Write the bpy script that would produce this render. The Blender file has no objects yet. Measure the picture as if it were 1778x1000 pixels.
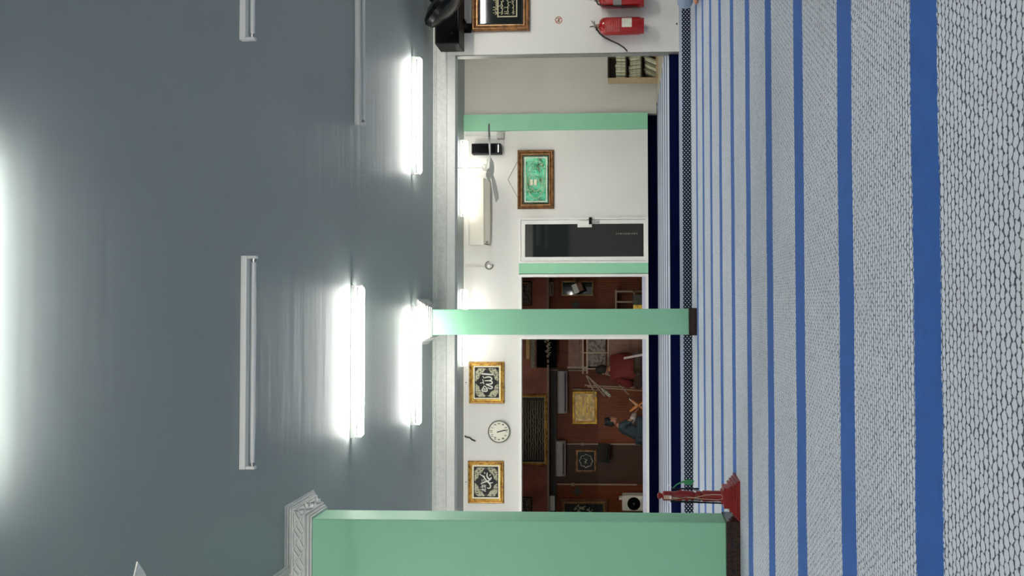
import bpy, bmesh, math, random
from mathutils import Vector, Matrix
random.seed(7)
sc = bpy.context.scene
COL = sc.collection
PI = math.pi

# ------------------------------------------------------------------ camera (phone held upright, picture stored on its side)
F_PX, PITCH, YAW, ROLL, EYE, HORIZON = 1340.0, math.atan(.042), .0245, -.0037, .72, 1092.0
CX = HORIZON - F_PX * math.tan(PITCH)
_F0 = Vector((math.sin(YAW), math.cos(YAW), 0)); _Z = Vector((0, 0, 1)); _R = Vector((math.cos(YAW), -math.sin(YAW), 0))
FWD = math.cos(PITCH) * _F0 + math.sin(PITCH) * _Z
_U = -math.sin(PITCH) * _F0 + math.cos(PITCH) * _Z
RGT = _R * math.cos(ROLL) + _U * math.sin(ROLL)
UPV = _U * math.cos(ROLL) - _R * math.sin(ROLL)
cam_data = bpy.data.cameras.new('camera'); cam = bpy.data.objects.new('camera', cam_data); COL.objects.link(cam)
cam_data.sensor_width = 36; cam_data.lens = F_PX / 1778 * 36
cam_data.shift_x = -(CX - 889) / 1778; cam_data.clip_start = .05; cam_data.clip_end = 80
m3 = Matrix((-UPV, RGT, -FWD)).transposed()
cam.matrix_world = Matrix.Translation((0, 0, EYE)) @ m3.to_4x4()
sc.camera = cam

# ------------------------------------------------------------------ world, exposure
w = bpy.data.worlds.new('world'); sc.world = w; w.use_nodes = True
w.node_tree.nodes['Background'].inputs[0].default_value = (.02, .025, .03, 1)
w.node_tree.nodes['Background'].inputs[1].default_value = .3
sc.view_settings.view_transform = 'Standard'; sc.view_settings.look = 'None'
sc.view_settings.gamma = 1; sc.view_settings.use_curve_mapping = False
sc.view_settings.exposure = 2.45
TUBE = 30.0            # radiance of a lit tube
sc.cycles.use_denoising = True
sc.cycles.max_bounces = 12; sc.cycles.diffuse_bounces = 8
sc.cycles.sample_clamp_indirect = 6

# ------------------------------------------------------------------ where a point of the picture lies on a plane of the room
def ray(px, py):
    return FWD - (px - CX) / F_PX * UPV + (500 - py) / F_PX * RGT
def py_(px, py, y):
    d = ray(px, py); return Vector((0, 0, EYE)) + d * (y / d.y)
def pz_(px, py, z):
    d = ray(px, py); return Vector((0, 0, EYE)) + d * ((z - EYE) / d.z)
def rect(px0, py0, px1, py1, y):
    pm, qm = (px0 + px1) / 2, (py0 + py1) / 2
    return (py_(pm, py1, y).x, py_(pm, py0, y).x, py_(px1, qm, y).z, py_(px0, qm, y).z)   # x0, x1, z0, z1

# ------------------------------------------------------------------ materials
def lin(c):
    if isinstance(c, str): c = tuple(int(c[i:i + 2], 16) / 255 for i in (0, 2, 4))
    return tuple(v / 12.92 if v <= .04045 else ((v + .055) / 1.055) ** 2.4 for v in c) + (1,)
class NT:
    def __init__(s, name):
        s.m = bpy.data.materials.new(name); s.m.use_nodes = True; s.t = s.m.node_tree
        s.b = s.t.nodes['Principled BSDF']
        s.pos = s.t.nodes.new('ShaderNodeTexCoord').outputs['Object']
    def n(s, typ, **kw):
        nd = s.t.nodes.new(typ)
        for k, v in kw.items(): setattr(nd, k, v)
        return nd
    def link(s, a, b): s.t.links.new(a, b)
    def setin(s, sock, v):
        if hasattr(v, 'is_output') or isinstance(v, bpy.types.NodeSocket): s.link(v, sock)
        else: sock.default_value = v
    def math(s, op, a, b=0.0, c=0.0, clamp=False):
        nd = s.n('ShaderNodeMath', operation=op, use_clamp=clamp)
        for i, v in enumerate((a, b, c)): s.setin(nd.inputs[i], v)
        return nd.outputs[0]
    def xyz(s, v=None):
        nd = s.n('ShaderNodeSeparateXYZ'); s.link(v or s.pos, nd.inputs[0]); return nd.outputs
    def vec(s, x, y, z=0.0):
        nd = s.n('ShaderNodeCombineXYZ')
        for i, v in enumerate((x, y, z)): s.setin(nd.inputs[i], v)
        return nd.outputs[0]
    def noise(s, v=None, scale=5, detail=3, rough=.5, sc3=None):
        nd = s.n('ShaderNodeTexNoise'); nd.inputs['Scale'].default_value = scale
        nd.inputs['Detail'].default_value = detail; nd.inputs['Roughness'].default_value = rough
        v = v or s.pos
        if sc3:
            mp = s.n('ShaderNodeMapping'); mp.inputs['Scale'].default_value = sc3; s.link(v, mp.inputs[0]); v = mp.outputs[0]
        s.link(v, nd.inputs['Vector']); return nd.outputs[0]
    def mix(s, f, a, b):
        nd = s.n('ShaderNodeMix', data_type='RGBA'); s.setin(nd.inputs[0], f); s.setin(nd.inputs[6], a); s.setin(nd.inputs[7], b)
        return nd.outputs[2]
    def ramp(s, f, stops):
        nd = s.n('ShaderNodeValToRGB'); e = nd.color_ramp.elements
        while len(e) < len(stops): e.new(.5)
        for i, (p, c) in enumerate(stops): e[i].position = p; e[i].color = c
        s.link(f, nd.inputs[0]); return nd.outputs[0]
    def smooth(s, v, lo, hi):
        nd = s.n('ShaderNodeMapRange', interpolation_type='SMOOTHSTEP'); s.setin(nd.inputs[0], v)
        nd.inputs[1].default_value = lo; nd.inputs[2].default_value = hi; return nd.outputs[0]
    def color(s, c): s.setin(s.b.inputs['Base Color'], c)
    def bump(s, h, strength=.3, dist=.002):
        nd = s.n('ShaderNodeBump'); nd.inputs['Strength'].default_value = strength; nd.inputs['Distance'].default_value = dist
        s.link(h, nd.inputs['Height']); s.link(nd.outputs[0], s.b.inputs['Normal'])

def mat(name, c, rough=.6, metal=0, var=.08, scale=6, bump=0, bscale=60, coat=0, spec=None, c2=None):
    t = NT(name); c = lin(c)
    c2 = lin(c2) if c2 else tuple(v * (1 - var * 2) for v in c[:3]) + (1,)
    nz = t.noise(scale=scale, detail=4)
    t.color(t.mix(t.smooth(nz, .35, .7), c, c2))
    t.b.inputs['Roughness'].default_value = rough; t.b.inputs['Metallic'].default_value = metal
    t.b.inputs['Coat Weight'].default_value = coat; t.b.inputs['Coat Roughness'].default_value = .03
    if spec is not None: t.b.inputs['Specular IOR Level'].default_value = spec
    if bump: t.bump(t.noise(scale=bscale, detail=3), bump)
    return t.m
def emit(name, c, s):
    t = NT(name); t.color((.9, .9, .9, 1)); t.b.inputs['Emission Color'].default_value = c; t.b.inputs['Emission Strength'].default_value = s
    return t.m

M = {}
M['wall'] = mat('wall_paint', 'DEDBD5', .55, var=.015, scale=1.2, bump=.12, bscale=40)
M['panel'] = mat('shaded_wall_paint', 'C8C4BC', .5, var=.02, scale=1.5)  # wall colour darkened to hold the shade away from the lamps
M['green'] = mat('mint_paint', '8DCAA4', .5, var=.015, scale=2, bump=.1, bscale=50)
M['plaster'] = mat('white_plaster', 'D6D6D0', .6, var=.03, scale=20, bump=.3, bscale=120)
M['plaster_rough'] = mat('textured_plaster', 'D2D2CC', .65, var=.06, scale=30, bump=1, bscale=28)
M['granite'] = mat('brown_granite', '3B2418', .12, var=.3, scale=90)
M['wood_brown'] = mat('brown_board', '7A4A2C', .45, var=.2, scale=9)
M['alu'] = mat('white_aluminium', 'E4E2DC', .35, var=.02)
M['grey_alu'] = mat('grey_aluminium', '8B8A84', .35, metal=.5, var=.05)
M['white'] = mat('white_plastic', 'E6E4DC', .3, var=.02)
M['cream'] = mat('cream_plastic', 'E3DDCD', .3, var=.02)
M['black'] = mat('black_plastic', '050607', .5, var=.1, spec=.2)
M['black_gloss'] = mat('gloss_black', '090A0B', .25, var=.1, spec=.25)
M['cloth_black'] = mat('black_grille', '050607', .8, spec=.1, var=.1, bump=.5, bscale=400)
M['steel'] = mat('steel', '9A9A98', .3, metal=1, var=.05)
M['red'] = mat('red_enamel', 'A00A12', .25, var=.05, scale=4, coat=.3)
M['red_paint'] = mat('red_painted_wood', '8C1712', .35, var=.12, scale=12)
M['rubber'] = mat('black_rubber', '1A1715', .5)
M['paper'] = mat('paper', 'DAD8C6', .8, var=.08, scale=30)
M['book'] = mat('cream_pages', 'C9C8AC', .8, var=.12, scale=25)
M['book2'] = mat('grey_green_cover', '8E917C', .7, var=.12, scale=25)
M['birch'] = mat('pale_wood', 'B49A78', .5, var=.1, scale=14)
M['dark_wood'] = mat('dark_wood', '3A2A1E', .5, var=.15, scale=14)
M['cable'] = mat('grey_cable', '77746C', .5)
M['light_grey'] = mat('light_grey_plastic', 'B9B7AE', .5)
M['cord'] = mat('brown_cord', '6C625A', .8)
M['skin'] = mat('skin', 'A9745A', .55, var=.05)
M['hair'] = mat('black_hair', '0C0B0B', .7)
M['shirt_red'] = mat('red_shirt', '64190F', .85, var=.1, scale=8, bump=.5, bscale=14)
M['shirt_dark'] = mat('dark_teal_robe', '2C3A40', .85, var=.12, scale=8, bump=.5, bscale=14)
M['shirt_white'] = mat('pale_sleeve', 'B9A9A4', .85, var=.05)
M['cloth_blue'] = mat('light_blue_cloth', '8DA0B4', .9, var=.12, scale=9, bump=.6, bscale=16)
M['green_tape'] = mat('green_strap', '2F8A52', .6)
M['tan'] = mat('tan_plastic', 'B79B86', .5)
M['orange_wood'] = mat('orange_wood', 'B9702F', .5)
M['glass_dark'] = mat('dark_glass', '0E1411', .04, var=.02, spec=.9)
M['maroon'] = mat('glossy_maroon_panel', 'A05E4A', .28, var=.22, scale=2.2, coat=.2)
M['beige_trim'] = mat('beige_trim', '9C846B', .5)
M['ac_grey'] = mat('ac_grey', '8A8480', .4)
M['shade'] = mat('shadow_brown', '2A211C', .6)
M['inner_ceiling'] = mat('inner_ceiling', '8A7A66', .7)
M['marble'] = mat('lavender_marble', 'C6C6D8', .35, var=.05, scale=4)
M['tile'] = mat('beige_tile', 'B8AE9C', .35, var=.06, scale=4)
M['navy'] = mat('navy_carpet', '020D36', 1, var=.1, scale=60, bump=.6, bscale=300, spec=.1)
M['dark_blade'] = mat('grey_fan_blade', '4A4E4E', .4)
M['off_tube'] = mat('unlit_tube_glass', 'D8DAD8', .12, var=.01)
M['batten'] = mat('batten_enamel', 'E4E4E0', .3, var=.01)
M['clock_face'] = mat('clock_face', 'E9E6D2', .4, var=.01)
M['ink'] = mat('black_ink', '1A1916', .6)
M['label_red'] = mat('faded_print', 'D06A62', .5, var=.3, scale=70)
M['lit'] = emit('fill_tube_offscreen', (1, .975, .915, 1), TUBE * 1.0)
M['lit_view'] = emit('lit_tube_dimmed', (1, .985, .93, 1), TUBE * .25)  # dimmed so the glow on the ceiling stays narrow
M['lit_row'] = emit('lit_tube_row', (1, .985, .93, 1), TUBE * .21)
M['fill_beam'] = emit('fill_tube_behind_beam', (1, .985, .93, 1), TUBE * .52)
M['lit_bay'] = emit('lit_tube_bay', (1, .985, .93, 1), TUBE * .06)

def m_ceiling():
    t = NT('ceiling_paint'); nz = t.noise(scale=.7, detail=2)
    t.color(t.mix(nz, lin('9DA6A3'), lin('979F9D')))
    t.b.inputs['Roughness'].default_value = .5
    h = t.noise(scale=1, detail=3, sc3=(.55, 5.5, 1))
    t.bump(h, .5, .012); return t.m
M['ceiling'] = m_ceiling()

def m_carpet():
    t = NT('striped_prayer_carpet'); x, y, z = t.xyz()
    PER, Y0, W = .6913, 1.9, .172
    wob = t.math('MULTIPLY', t.math('SUBTRACT', t.noise(t.vec(t.math('MULTIPLY', x, 1.0), t.math('MULTIPLY', y, .3)), scale=2.2, detail=2), .5), .035)
    fr = t.math('MULTIPLY', t.math('SUBTRACT', t.noise(scale=75, detail=2), .5), .022)
    yy = t.math('ADD', t.math('ADD', y, wob), fr)
    k = t.math('SUBTRACT', t.math('DIVIDE', t.math('SUBTRACT', yy, Y0), PER), -.5)
    d = t.math('MULTIPLY', t.math('ABSOLUTE', t.math('SUBTRACT', t.math('FRACT', t.math('ADD', k, 10.0)), .5)), PER)
    stripe = t.math('SUBTRACT', 1.0, t.smooth(d, W / 2 - .003, W / 2 + .003))
    # raised oval loops in staggered rows
    dx = t.math('MULTIPLY', t.math('SUBTRACT', t.noise(scale=60, detail=3), .5), .75)
    dy = t.math('MULTIPLY', t.math('SUBTRACT', t.noise(t.vec(t.math('ADD', x, 7.3), y), scale=55, detail=3), .5), .42)
    u = t.math('ADD', t.math('DIVIDE', x, .0265), dx); v = t.math('ADD', t.math('DIVIDE', y, .040), dy)
    def cell(o):
        a = t.math('SUBTRACT', t.math('FRACT', t.math('ADD', u, o)), .5); b = t.math('MULTIPLY', t.math('SUBTRACT', t.math('FRACT', t.math('ADD', v, o)), .5), 2.15)
        return t.math('ADD', t.math('POWER', a, 2.0), t.math('POWER', b, 2.0))
    q = t.math('SQRT', t.math('MINIMUM', cell(0), cell(.5)))
    gap = t.smooth(t.math('ADD', q, t.math('MULTIPLY', t.math('SUBTRACT', t.noise(scale=190, detail=2), .5), .2)), .45, .56)
    dirt = t.smooth(t.noise(scale=1.1, detail=5, rough=.6), .4, .75)
    light = t.mix(t.math('MULTIPLY', dirt, .5), lin('CDD4E0'), lin('BAC0C6'))
    base = t.mix(gap, light, lin('3F4654'))
    mott = t.noise(scale=14, detail=4)
    blue = t.mix(mott, lin('0F4A94'), lin('1D5FB0'))
    stripe = t.math('MULTIPLY', stripe, t.math('LESS_THAN', y, 8.6))
    t.color(t.mix(stripe, base, blue))
    t.b.inputs['Roughness'].default_value = 1; t.b.inputs['Specular IOR Level'].default_value = .05
    t.b.inputs['Sheen Weight'].default_value = .15; t.b.inputs['Sheen Roughness'].default_value = .5
    t.bump(t.math('SUBTRACT', 1.0, t.math('MULTIPLY', gap, t.math('SUBTRACT', 1.0, stripe))), .5, .004)
    return t.m
M['carpet'] = m_carpet()

def m_riser():                     # lattice-patterned carpet edge
    t = NT('lattice_carpet_edge'); x, y, z = t.xyz()
    a = t.math('DIVIDE', x, .0453); b = t.math('DIVIDE', z, .0385)
    def dots(ox, oz):
        p = t.math('ABSOLUTE', t.math('SUBTRACT', t.math('FRACT', t.math('ADD', a, ox + 50)), .5))
        q = t.math('ABSOLUTE', t.math('SUBTRACT', t.math('FRACT', t.math('ADD', b, oz + 50)), .5))
        return t.math('SUBTRACT', 1.0, t.smooth(t.math('ADD', t.math('MULTIPLY', p, 1.25), q), .26, .34))
    f = t.math('MAXIMUM', dots(0, 0), dots(.5, .5))
    c = t.mix(f, lin('0C1226'), lin('A7ADBC'))
    top = t.smooth(z, .098, .103)
    c = t.mix(top, c, lin('B4BACB'))
    t.color(c); t.b.inputs['Roughness'].default_value = 1; t.b.inputs['Specular IOR Level'].default_value = .05
    return t.m
M['riser'] = m_riser()

def m_mid():                       # pale carpet with thin lines on the raised level
    t = NT('thin_striped_carpet'); x, y, z = t.xyz()
    k = t.math('FRACT', t.math('ADD', t.math('DIVIDE', t.math('SUBTRACT', y, 9.5), .62), 10.5))
    d = t.math('ABSOLUTE', t.math('SUBTRACT', k, .5))
    f = t.math('SUBTRACT', 1.0, t.smooth(d, .13, .19))
    t.color(t.mix(f, lin('BBC1D0'), lin('4A5266')))
    t.b.inputs['Roughness'].default_value = 1; t.b.inputs['Specular IOR Level'].default_value = .05
    return t.m
M['mid'] = m_mid()

def m_gold(name, c1, c2, sc_=18):
    t = NT(name); nz = t.noise(scale=sc_, detail=4)
    t.color(t.ramp(nz, [(.35, lin(c2)), (.6, lin(c1))]))
    t.b.inputs['Metallic'].default_value = .55; t.b.inputs['Roughness'].default_value = .33
    t.bump(t.noise(scale=70, detail=2), .4); return t.m
M['gold'] = m_gold('antique_gold', 'C69A4E', '7C5622')
M['bronze'] = m_gold('bronze_gold', '8E6238', '5A3A1C')
M['gold_bright'] = m_gold('bright_gold', 'F4CF5A', 'B88C2C', 9)
M['bronze_lip'] = m_gold('pale_bronze', 'CDA070', '9C7648')
M['pale_rod'] = mat('pale_yellow_rod', 'D9B878', .5)
M['mat_white'] = mat('cream_mount', 'EDE7CC', .5, var=.02)

def m_panelling(name, c1, c2, per=.045, sp=.25):
    t = NT(name); x, y, z = t.xyz()
    g = t.smooth(t.math('ABSOLUTE', t.math('SUBTRACT', t.math('FRACT', t.math('DIVIDE', x, per)), .5)), .4, .49)
    c = t.mix(t.noise(scale=3, detail=5, sc3=(6, 6, .6)), lin(c1), lin(c2))
    t.color(t.mix(t.math('MULTIPLY', g, .75), c, lin('140B07')))
    t.b.inputs['Roughness'].default_value = .5; t.b.inputs['Specular IOR Level'].default_value = sp; return t.m
M['panelling'] = m_panelling('wood_panelling', '86400F', '502208', .05)
M['panelling_fine'] = m_panelling('fine_wood_panelling', '4F2E16', '341C0C', .025)

def m_green_foil():                # green foil calligraphy sheet: mottled foil with pale oval medallions
    t = NT('green_foil'); x, y, z = t.xyz()
    n = t.noise(scale=6.5, detail=5, rough=.6)
    c = t.ramp(n, [(.38, lin('033F26')), (.46, lin('0C8E5C')), (.54, lin('2DBE8A')), (.68, lin('A8F0D0'))])
    n2 = t.noise(scale=60, detail=3)
    t.color(t.mix(t.smooth(n2, .5, .62), c, lin('7FC9A5')))
    t.b.inputs['Roughness'].default_value = .25; t.b.inputs['Metallic'].default_value = .3
    t.b.inputs['Coat Weight'].default_value = .6; t.bump(t.noise(scale=25, detail=2), .8, .01); return t.m
M['foil'] = m_green_foil()

def m_speck(name, c1, c2, scale, lo, hi, sc3=None, rough=.5, coat=0):
    t = NT(name); n = t.noise(scale=scale, detail=3, sc3=sc3)
    t.color(t.mix(t.smooth(n, lo, hi), lin(c1), lin(c2)))
    t.b.inputs['Roughness'].default_value = rough; t.b.inputs['Coat Weight'].default_value = coat; t.b.inputs['Coat Roughness'].default_value = .04
    return t.m
M['board_black'] = m_speck('black_board', '070804', '10120C', 8, .4, .7, rough=.6, coat=0)
M['scroll'] = m_speck('cream_scrollwork', 'B4B095', '4A4A3A', 55, .5, .6)
M['script'] = mat('silver_white_script', 'D9D8CC', .4, var=.05)
M['script_cream'] = mat('cream_script', 'B4AC88', .5, var=.1)
M['gold_foil'] = m_speck('gold_foil_relief', 'F4CC52', 'B8902E', 9, .4, .6, rough=.3)
M['dull_board'] = m_speck('dull_board', '2E2D24', '4A463A', 30, .4, .7)
M['carved'] = m_speck('carved_dark_relief', '6B5A4C', '2A1F1A', 16, .45, .6)

# ------------------------------------------------------------------ mesh building
def wl(o):
    v = Vector((0, 0, 0))
    while o is not None: v += o.location; o = o.parent
    return v
class MB:
    def __init__(s): s.bm = bmesh.new()
    def verts(s, vs): return [s.bm.verts.new(v) for v in vs]
    def face(s, vs):
        try: return s.bm.faces.new(vs)
        except ValueError: return None
    def box(s, x0, x1, y0, y1, z0, z1, rot=None, c=None):
        v = [Vector((x, y, z)) for x in (x0, x1) for y in (y0, y1) for z in (z0, z1)]
        if rot is not None:
            c = Vector(c) if c else sum(v, Vector()) / 8
            v = [c + rot @ (p - c) for p in v]
        v = s.verts(v)
        for f in ((0, 1, 3, 2), (4, 6, 7, 5), (0, 4, 5, 1), (2, 3, 7, 6), (0, 2, 6, 4), (1, 5, 7, 3)): s.face([v[i] for i in f])
        return s
    def tube(s, pts, r, n=8, closed=False, rs=None, flat=None):
        pts = [Vector(p) for p in pts]; N = len(pts); rings = []; prev = None
        for i, p in enumerate(pts):
            if closed: d = pts[(i + 1) % N] - pts[i - 1]
            else: d = pts[min(i + 1, N - 1)] - pts[max(i - 1, 0)]
            if d.length < 1e-9: d = Vector((0, 0, 1))
            d.normalize()
            up = Vector((0, 1, 0)) if abs(d.y) < .9 else Vector((1, 0, 0))
            a = d.cross(up).normalized(); b = a.cross(d).normalized()
            rr = rs[i] if rs else r; fl = flat if flat else 1
            rings.append(s.verts([p + a * rr * math.cos(2 * PI * k / n) + b * rr * fl * math.sin(2 * PI * k / n) for k in range(n)]))
        for i in range(N if closed else N - 1):
            A, B = rings[i], rings[(i + 1) % N]
            for k in range(n): s.face([A[k], A[(k + 1) % n], B[(k + 1) % n], B[k]])
        if not closed: s.face(rings[0][::-1]); s.face(rings[-1])
        return s
    def lathe(s, c, axis, prof, n=24):        # prof: (radius, height along axis)
        c = Vector(c); axis = Vector(axis).normalized()
        up = Vector((0, 0, 1)) if abs(axis.z) < .9 else Vector((1, 0, 0))
        a = axis.cross(up).normalized(); b = axis.cross(a).normalized(); rings = []
        for r, h in prof:
            r = max(r, 1e-4)
            rings.append(s.verts([c + axis * h + a * r * math.cos(2 * PI * k / n) + b * r * math.sin(2 * PI * k / n) for k in range(n)]))
        for A, B in zip(rings, rings[1:]):
            for k in range(n): s.face([A[k], A[(k + 1) % n], B[(k + 1) % n], B[k]])
        s.face(rings[0][::-1]); s.face(rings[-1]); return s
    def rectsweep(s, x0, x1, z0, z1, y, prof):        # picture-frame moulding: prof = (inset, height out of the wall), toward -Y
        rings = []
        for d, h in prof:
            rings.append(s.verts([(x0 + d, y - h, z0 + d), (x1 - d, y - h, z0 + d), (x1 - d, y - h, z1 - d), (x0 + d, y - h, z1 - d)]))
        for A, B in zip(rings, rings[1:]):
            for k in range(4): s.face([A[k], A[(k + 1) % 4], B[(k + 1) % 4], B[k]])
        return s
    def ring_levels(s, x0, x1, y0, y1, prof):         # square mouldings around a shaft: prof = (overhang, z)
        rings = []
        for d, z in prof:
            rings.append(s.verts([(x0 - d, y0 - d, z), (x1 + d, y0 - d, z), (x1 + d, y1 + d, z), (x0 - d, y1 + d, z)]))
        for A, B in zip(rings, rings[1:]):
            for k in range(4): s.face([A[k], A[(k + 1) % 4], B[(k + 1) % 4], B[k]])
        s.face(rings[0][::-1]); s.face(rings[-1]); return s
    def prism(s, poly, y0, y1):               # poly in x,z extruded along y
        A = s.verts([(x, y0, z) for x, z in poly]); B = s.verts([(x, y1, z) for x, z in poly]); n = len(poly)
        s.face(A); s.face(B[::-1])
        for k in range(n): s.face([A[k], B[k], B[(k + 1) % n], A[(k + 1) % n]])
        return s
    def profx(s, prof, x0, x1):               # closed profile in (y,z) extruded along x
        A = s.verts([(x0, y, z) for y, z in prof]); B = s.verts([(x1, y, z) for y, z in prof]); n = len(prof)
        s.face(A[::-1]); s.face(B)
        for k in range(n): s.face([A[k], A[(k + 1) % n], B[(k + 1) % n], B[k]])
        return s
    def ell(s, c, r, nu=12, nv=8, rot=None):
        c = Vector(c); rings = []
        for i in range(nv + 1):
            th = PI * i / nv
            ring = []
            for k in range(nu):
                p = Vector((r[0] * math.sin(th) * math.cos(2 * PI * k / nu), r[1] * math.sin(th) * math.sin(2 * PI * k / nu), r[2] * math.cos(th)))
                if i in (0, nv): p = p + Vector((1e-4 * math.cos(2 * PI * k / nu), 1e-4 * math.sin(2 * PI * k / nu), 0))
                if rot is not None: p = rot @ p
                ring.append(c + p)
            rings.append(s.verts(ring))
        for A, B in zip(rings, rings[1:]):
            for k in range(nu): s.face([A[k], A[(k + 1) % nu], B[(k + 1) % nu], B[k]])
        return s
    def build(s, name, m, parent=None, smooth=False, bevel=0, **tags):
        off = wl(parent) if parent else None
        if off is None:
            lo = Vector((min(v.co.x for v in s.bm.verts), min(v.co.y for v in s.bm.verts), min(v.co.z for v in s.bm.verts)))
            hi = Vector((max(v.co.x for v in s.bm.verts), max(v.co.y for v in s.bm.verts), max(v.co.z for v in s.bm.verts)))
            off = Vector(((lo.x + hi.x) / 2, (lo.y + hi.y) / 2, lo.z))
            if tags.get('kind') == 'structure': off = Vector((0, 0, 0))
        for v in s.bm.verts: v.co -= off
        bmesh.ops.recalc_face_normals(s.bm, faces=s.bm.faces)
        me = bpy.data.meshes.new(name); s.bm.to_mesh(me); s.bm.free()
        if smooth:
            for p in me.polygons: p.use_smooth = True
            try: me.set_sharp_from_angle(angle=math.radians(38))
            except Exception: pass
        o = bpy.data.objects.new(name, me); COL.objects.link(o)
        me.materials.append(M[m] if isinstance(m, str) else m)
        if parent: o.parent = parent
        else: o.location = off
        if bevel:
            b = o.modifiers.new('bevel', 'BEVEL'); b.width = bevel; b.segments = 2; b.limit_method = 'ANGLE'
        for k, v in tags.items(): o[k] = v
        return o
def thing(name, label, category, loc, group=None, kind=None):
    o = bpy.data.objects.new(name, None); COL.objects.link(o); o.location = loc; o.empty_display_size = .1
    if label: o['label'] = label
    if category: o['category'] = category
    if group: o['group'] = group
    if kind: o['kind'] = kind
    return o
def copy_tree(o, parent=None):
    c = o.copy(); COL.objects.link(c); c.parent = parent
    for ch in o.children: copy_tree(ch, c)
    return c
def struct(mb, name, m, parent=None, **k):
    return mb.build(name, m, parent, **({} if parent else {'kind': 'structure'}), **k)

# ------------------------------------------------------------------ levels and planes of the place
CEIL, YB = 2.98, 8.86
Z1, Z2, Z3 = .133, .244, .405
YW = 12.55
XL, XR = -6.0, 7.0
BAYCEIL = py_(806, 300, YW).z
Z_BEAM = py_(790, 300, YB).z
X_EDGE = py_(1000, 92, YB).x
Y3 = pz_(1142, 500, Z2).y
YI = 15.8

struct(MB().box(XL, XR, -4, YB + .2, -.1, 0), 'floor', 'carpet')
struct(MB().box(XL, XR, YB - .01, 9.2, 0, Z1), 'floor_step', 'riser')
struct(MB().box(XL, X_EDGE - .003, 8.93, 9.2, Z1, Z2 - .002).box(XL, XR, Y3, Y3 + .05, Z2, Z3 - .002), 'floor_riser', 'navy')
XT = 3.33
struct(MB().box(XL, X_EDGE - .003, 8.925, 9.2, Z2 - .002, Z2).box(XL, XT, 9.2, Y3, Z1, Z2), 'floor_landing', 'mid')
struct(MB().box(XT, XR, 9.2, YW, Z1, Z2 + .012), 'floor_tile', 'tile')
struct(MB().box(XL, XR, Y3, YI + .3, Z3 - .3 + .296, Z3), 'floor_upper', 'marble')
struct(MB().box(XL, XR, -4, YB + .1, CEIL, CEIL + .15), 'ceiling', 'ceiling')
struct(MB().box(XL, XR, YB + .1, YW + .1, BAYCEIL, BAYCEIL + .12), 'ceiling_bay', 'ceiling')
struct(MB().box(XL - .1, XL, -4, YI + .3, -.1, 4.6), 'wall_left', 'wall')
struct(MB().box(XR, XR + .1, -4, YI + .3, -.1, 4.6), 'wall_right', 'wall')
struct(MB().box(XL, XR, -4.1, -4, -.1, CEIL + .1), 'wall_rear', 'wall')
# beam between hall and bay, the wall it runs into, and their plaster cornice
struct(MB().box(XL, X_EDGE, YB, YB + .14, Z_BEAM, BAYCEIL + .05), 'trim_1', 'plaster')
struct(MB().box(X_EDGE, XR, YB, YB + .12, Z1 - .002, BAYCEIL + .05), 'wall_partition', 'wall')
c = CEIL
struct(MB().profx([(YB, c), (YB - .055, c), (YB - .055, c - .012), (YB - .042, c - .018), (YB - .045, c - .028), (YB - .03, c - .03),
                   (YB - .018, c - .045), (YB - .014, c - .13), (YB - .022, c - .137), (YB - .022, c - .15), (YB, c - .152)], XL, XR), 'trim_2', 'plaster_rough')
struct(MB().box(X_EDGE - .012, X_EDGE, YB + .01, YB + .12, Z1, Z_BEAM), 'trim_3', 'grey_alu')

# far wall with its openings
def X(py, y=YW, px=1000): return py_(px, py, y).x
ZT = py_(901, 500, YW).z                   # head of door and openings
xA, xB, xC, xD = X(198), X(378), X(457), X(475)
xO1a, xO1b, xO2a, xO2b = X(476), X(572), X(584), X(935)
struct(MB().box(xO2b - 3, xB, YW, YW + .15, ZT, BAYCEIL + .05).box(xB, xA, YW, YW + .15, Z3, BAYCEIL + .05)
       .box(xO1b - 0, xO1b + .001, YW, YW + .15, Z3, ZT).box(xO2a, xO1b, YW, YW + .15, Z3, ZT).box(XL, xO2b, YW, YW + .15, Z3, ZT)
       .box(XL, xO2b - 3, YW, YW + .15, ZT, BAYCEIL + .05), 'wall_back', 'wall')
struct(MB().box(xA, XR, YW + .02, YW + .15, Z3 - .15, BAYCEIL + .05), 'wall_back_shaded', 'panel')  # stretch of far wall with its shade put into the paint
struct(MB().box(X(226), xA, YW - .04, YW + .1, Z3, BAYCEIL), 'trim_4', 'green')
struct(MB().box(xD, xC, YW - .005, YW + .15, Z3, ZT), 'trim_5', 'green')
struct(MB().box(XL, xA, YW - .02, YW, BAYCEIL - .02, BAYCEIL), 'trim_6', 'white')
# frames of the two wide openings (white aluminium) and the marble kerb
for i, (a, b) in enumerate(((xO1b, xO1a), (xO2b, xO2a))):
    t_ = thing('window_%d' % (i + 1), None, None, ((a + b) / 2, YW, Z3), kind='structure')
    MB().rectsweep(a, b, Z3, ZT, YW + .1, [(0, 0), (0, .125), (.045, .125), (.045, 0)]).build('window_frame', 'alu', t_)
    MB().box(a + .03, b - .045, YW - .02, YW + .1, Z3, py_(1115, 500, YW).z).build('window_sill', 'marble', t_)
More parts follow.
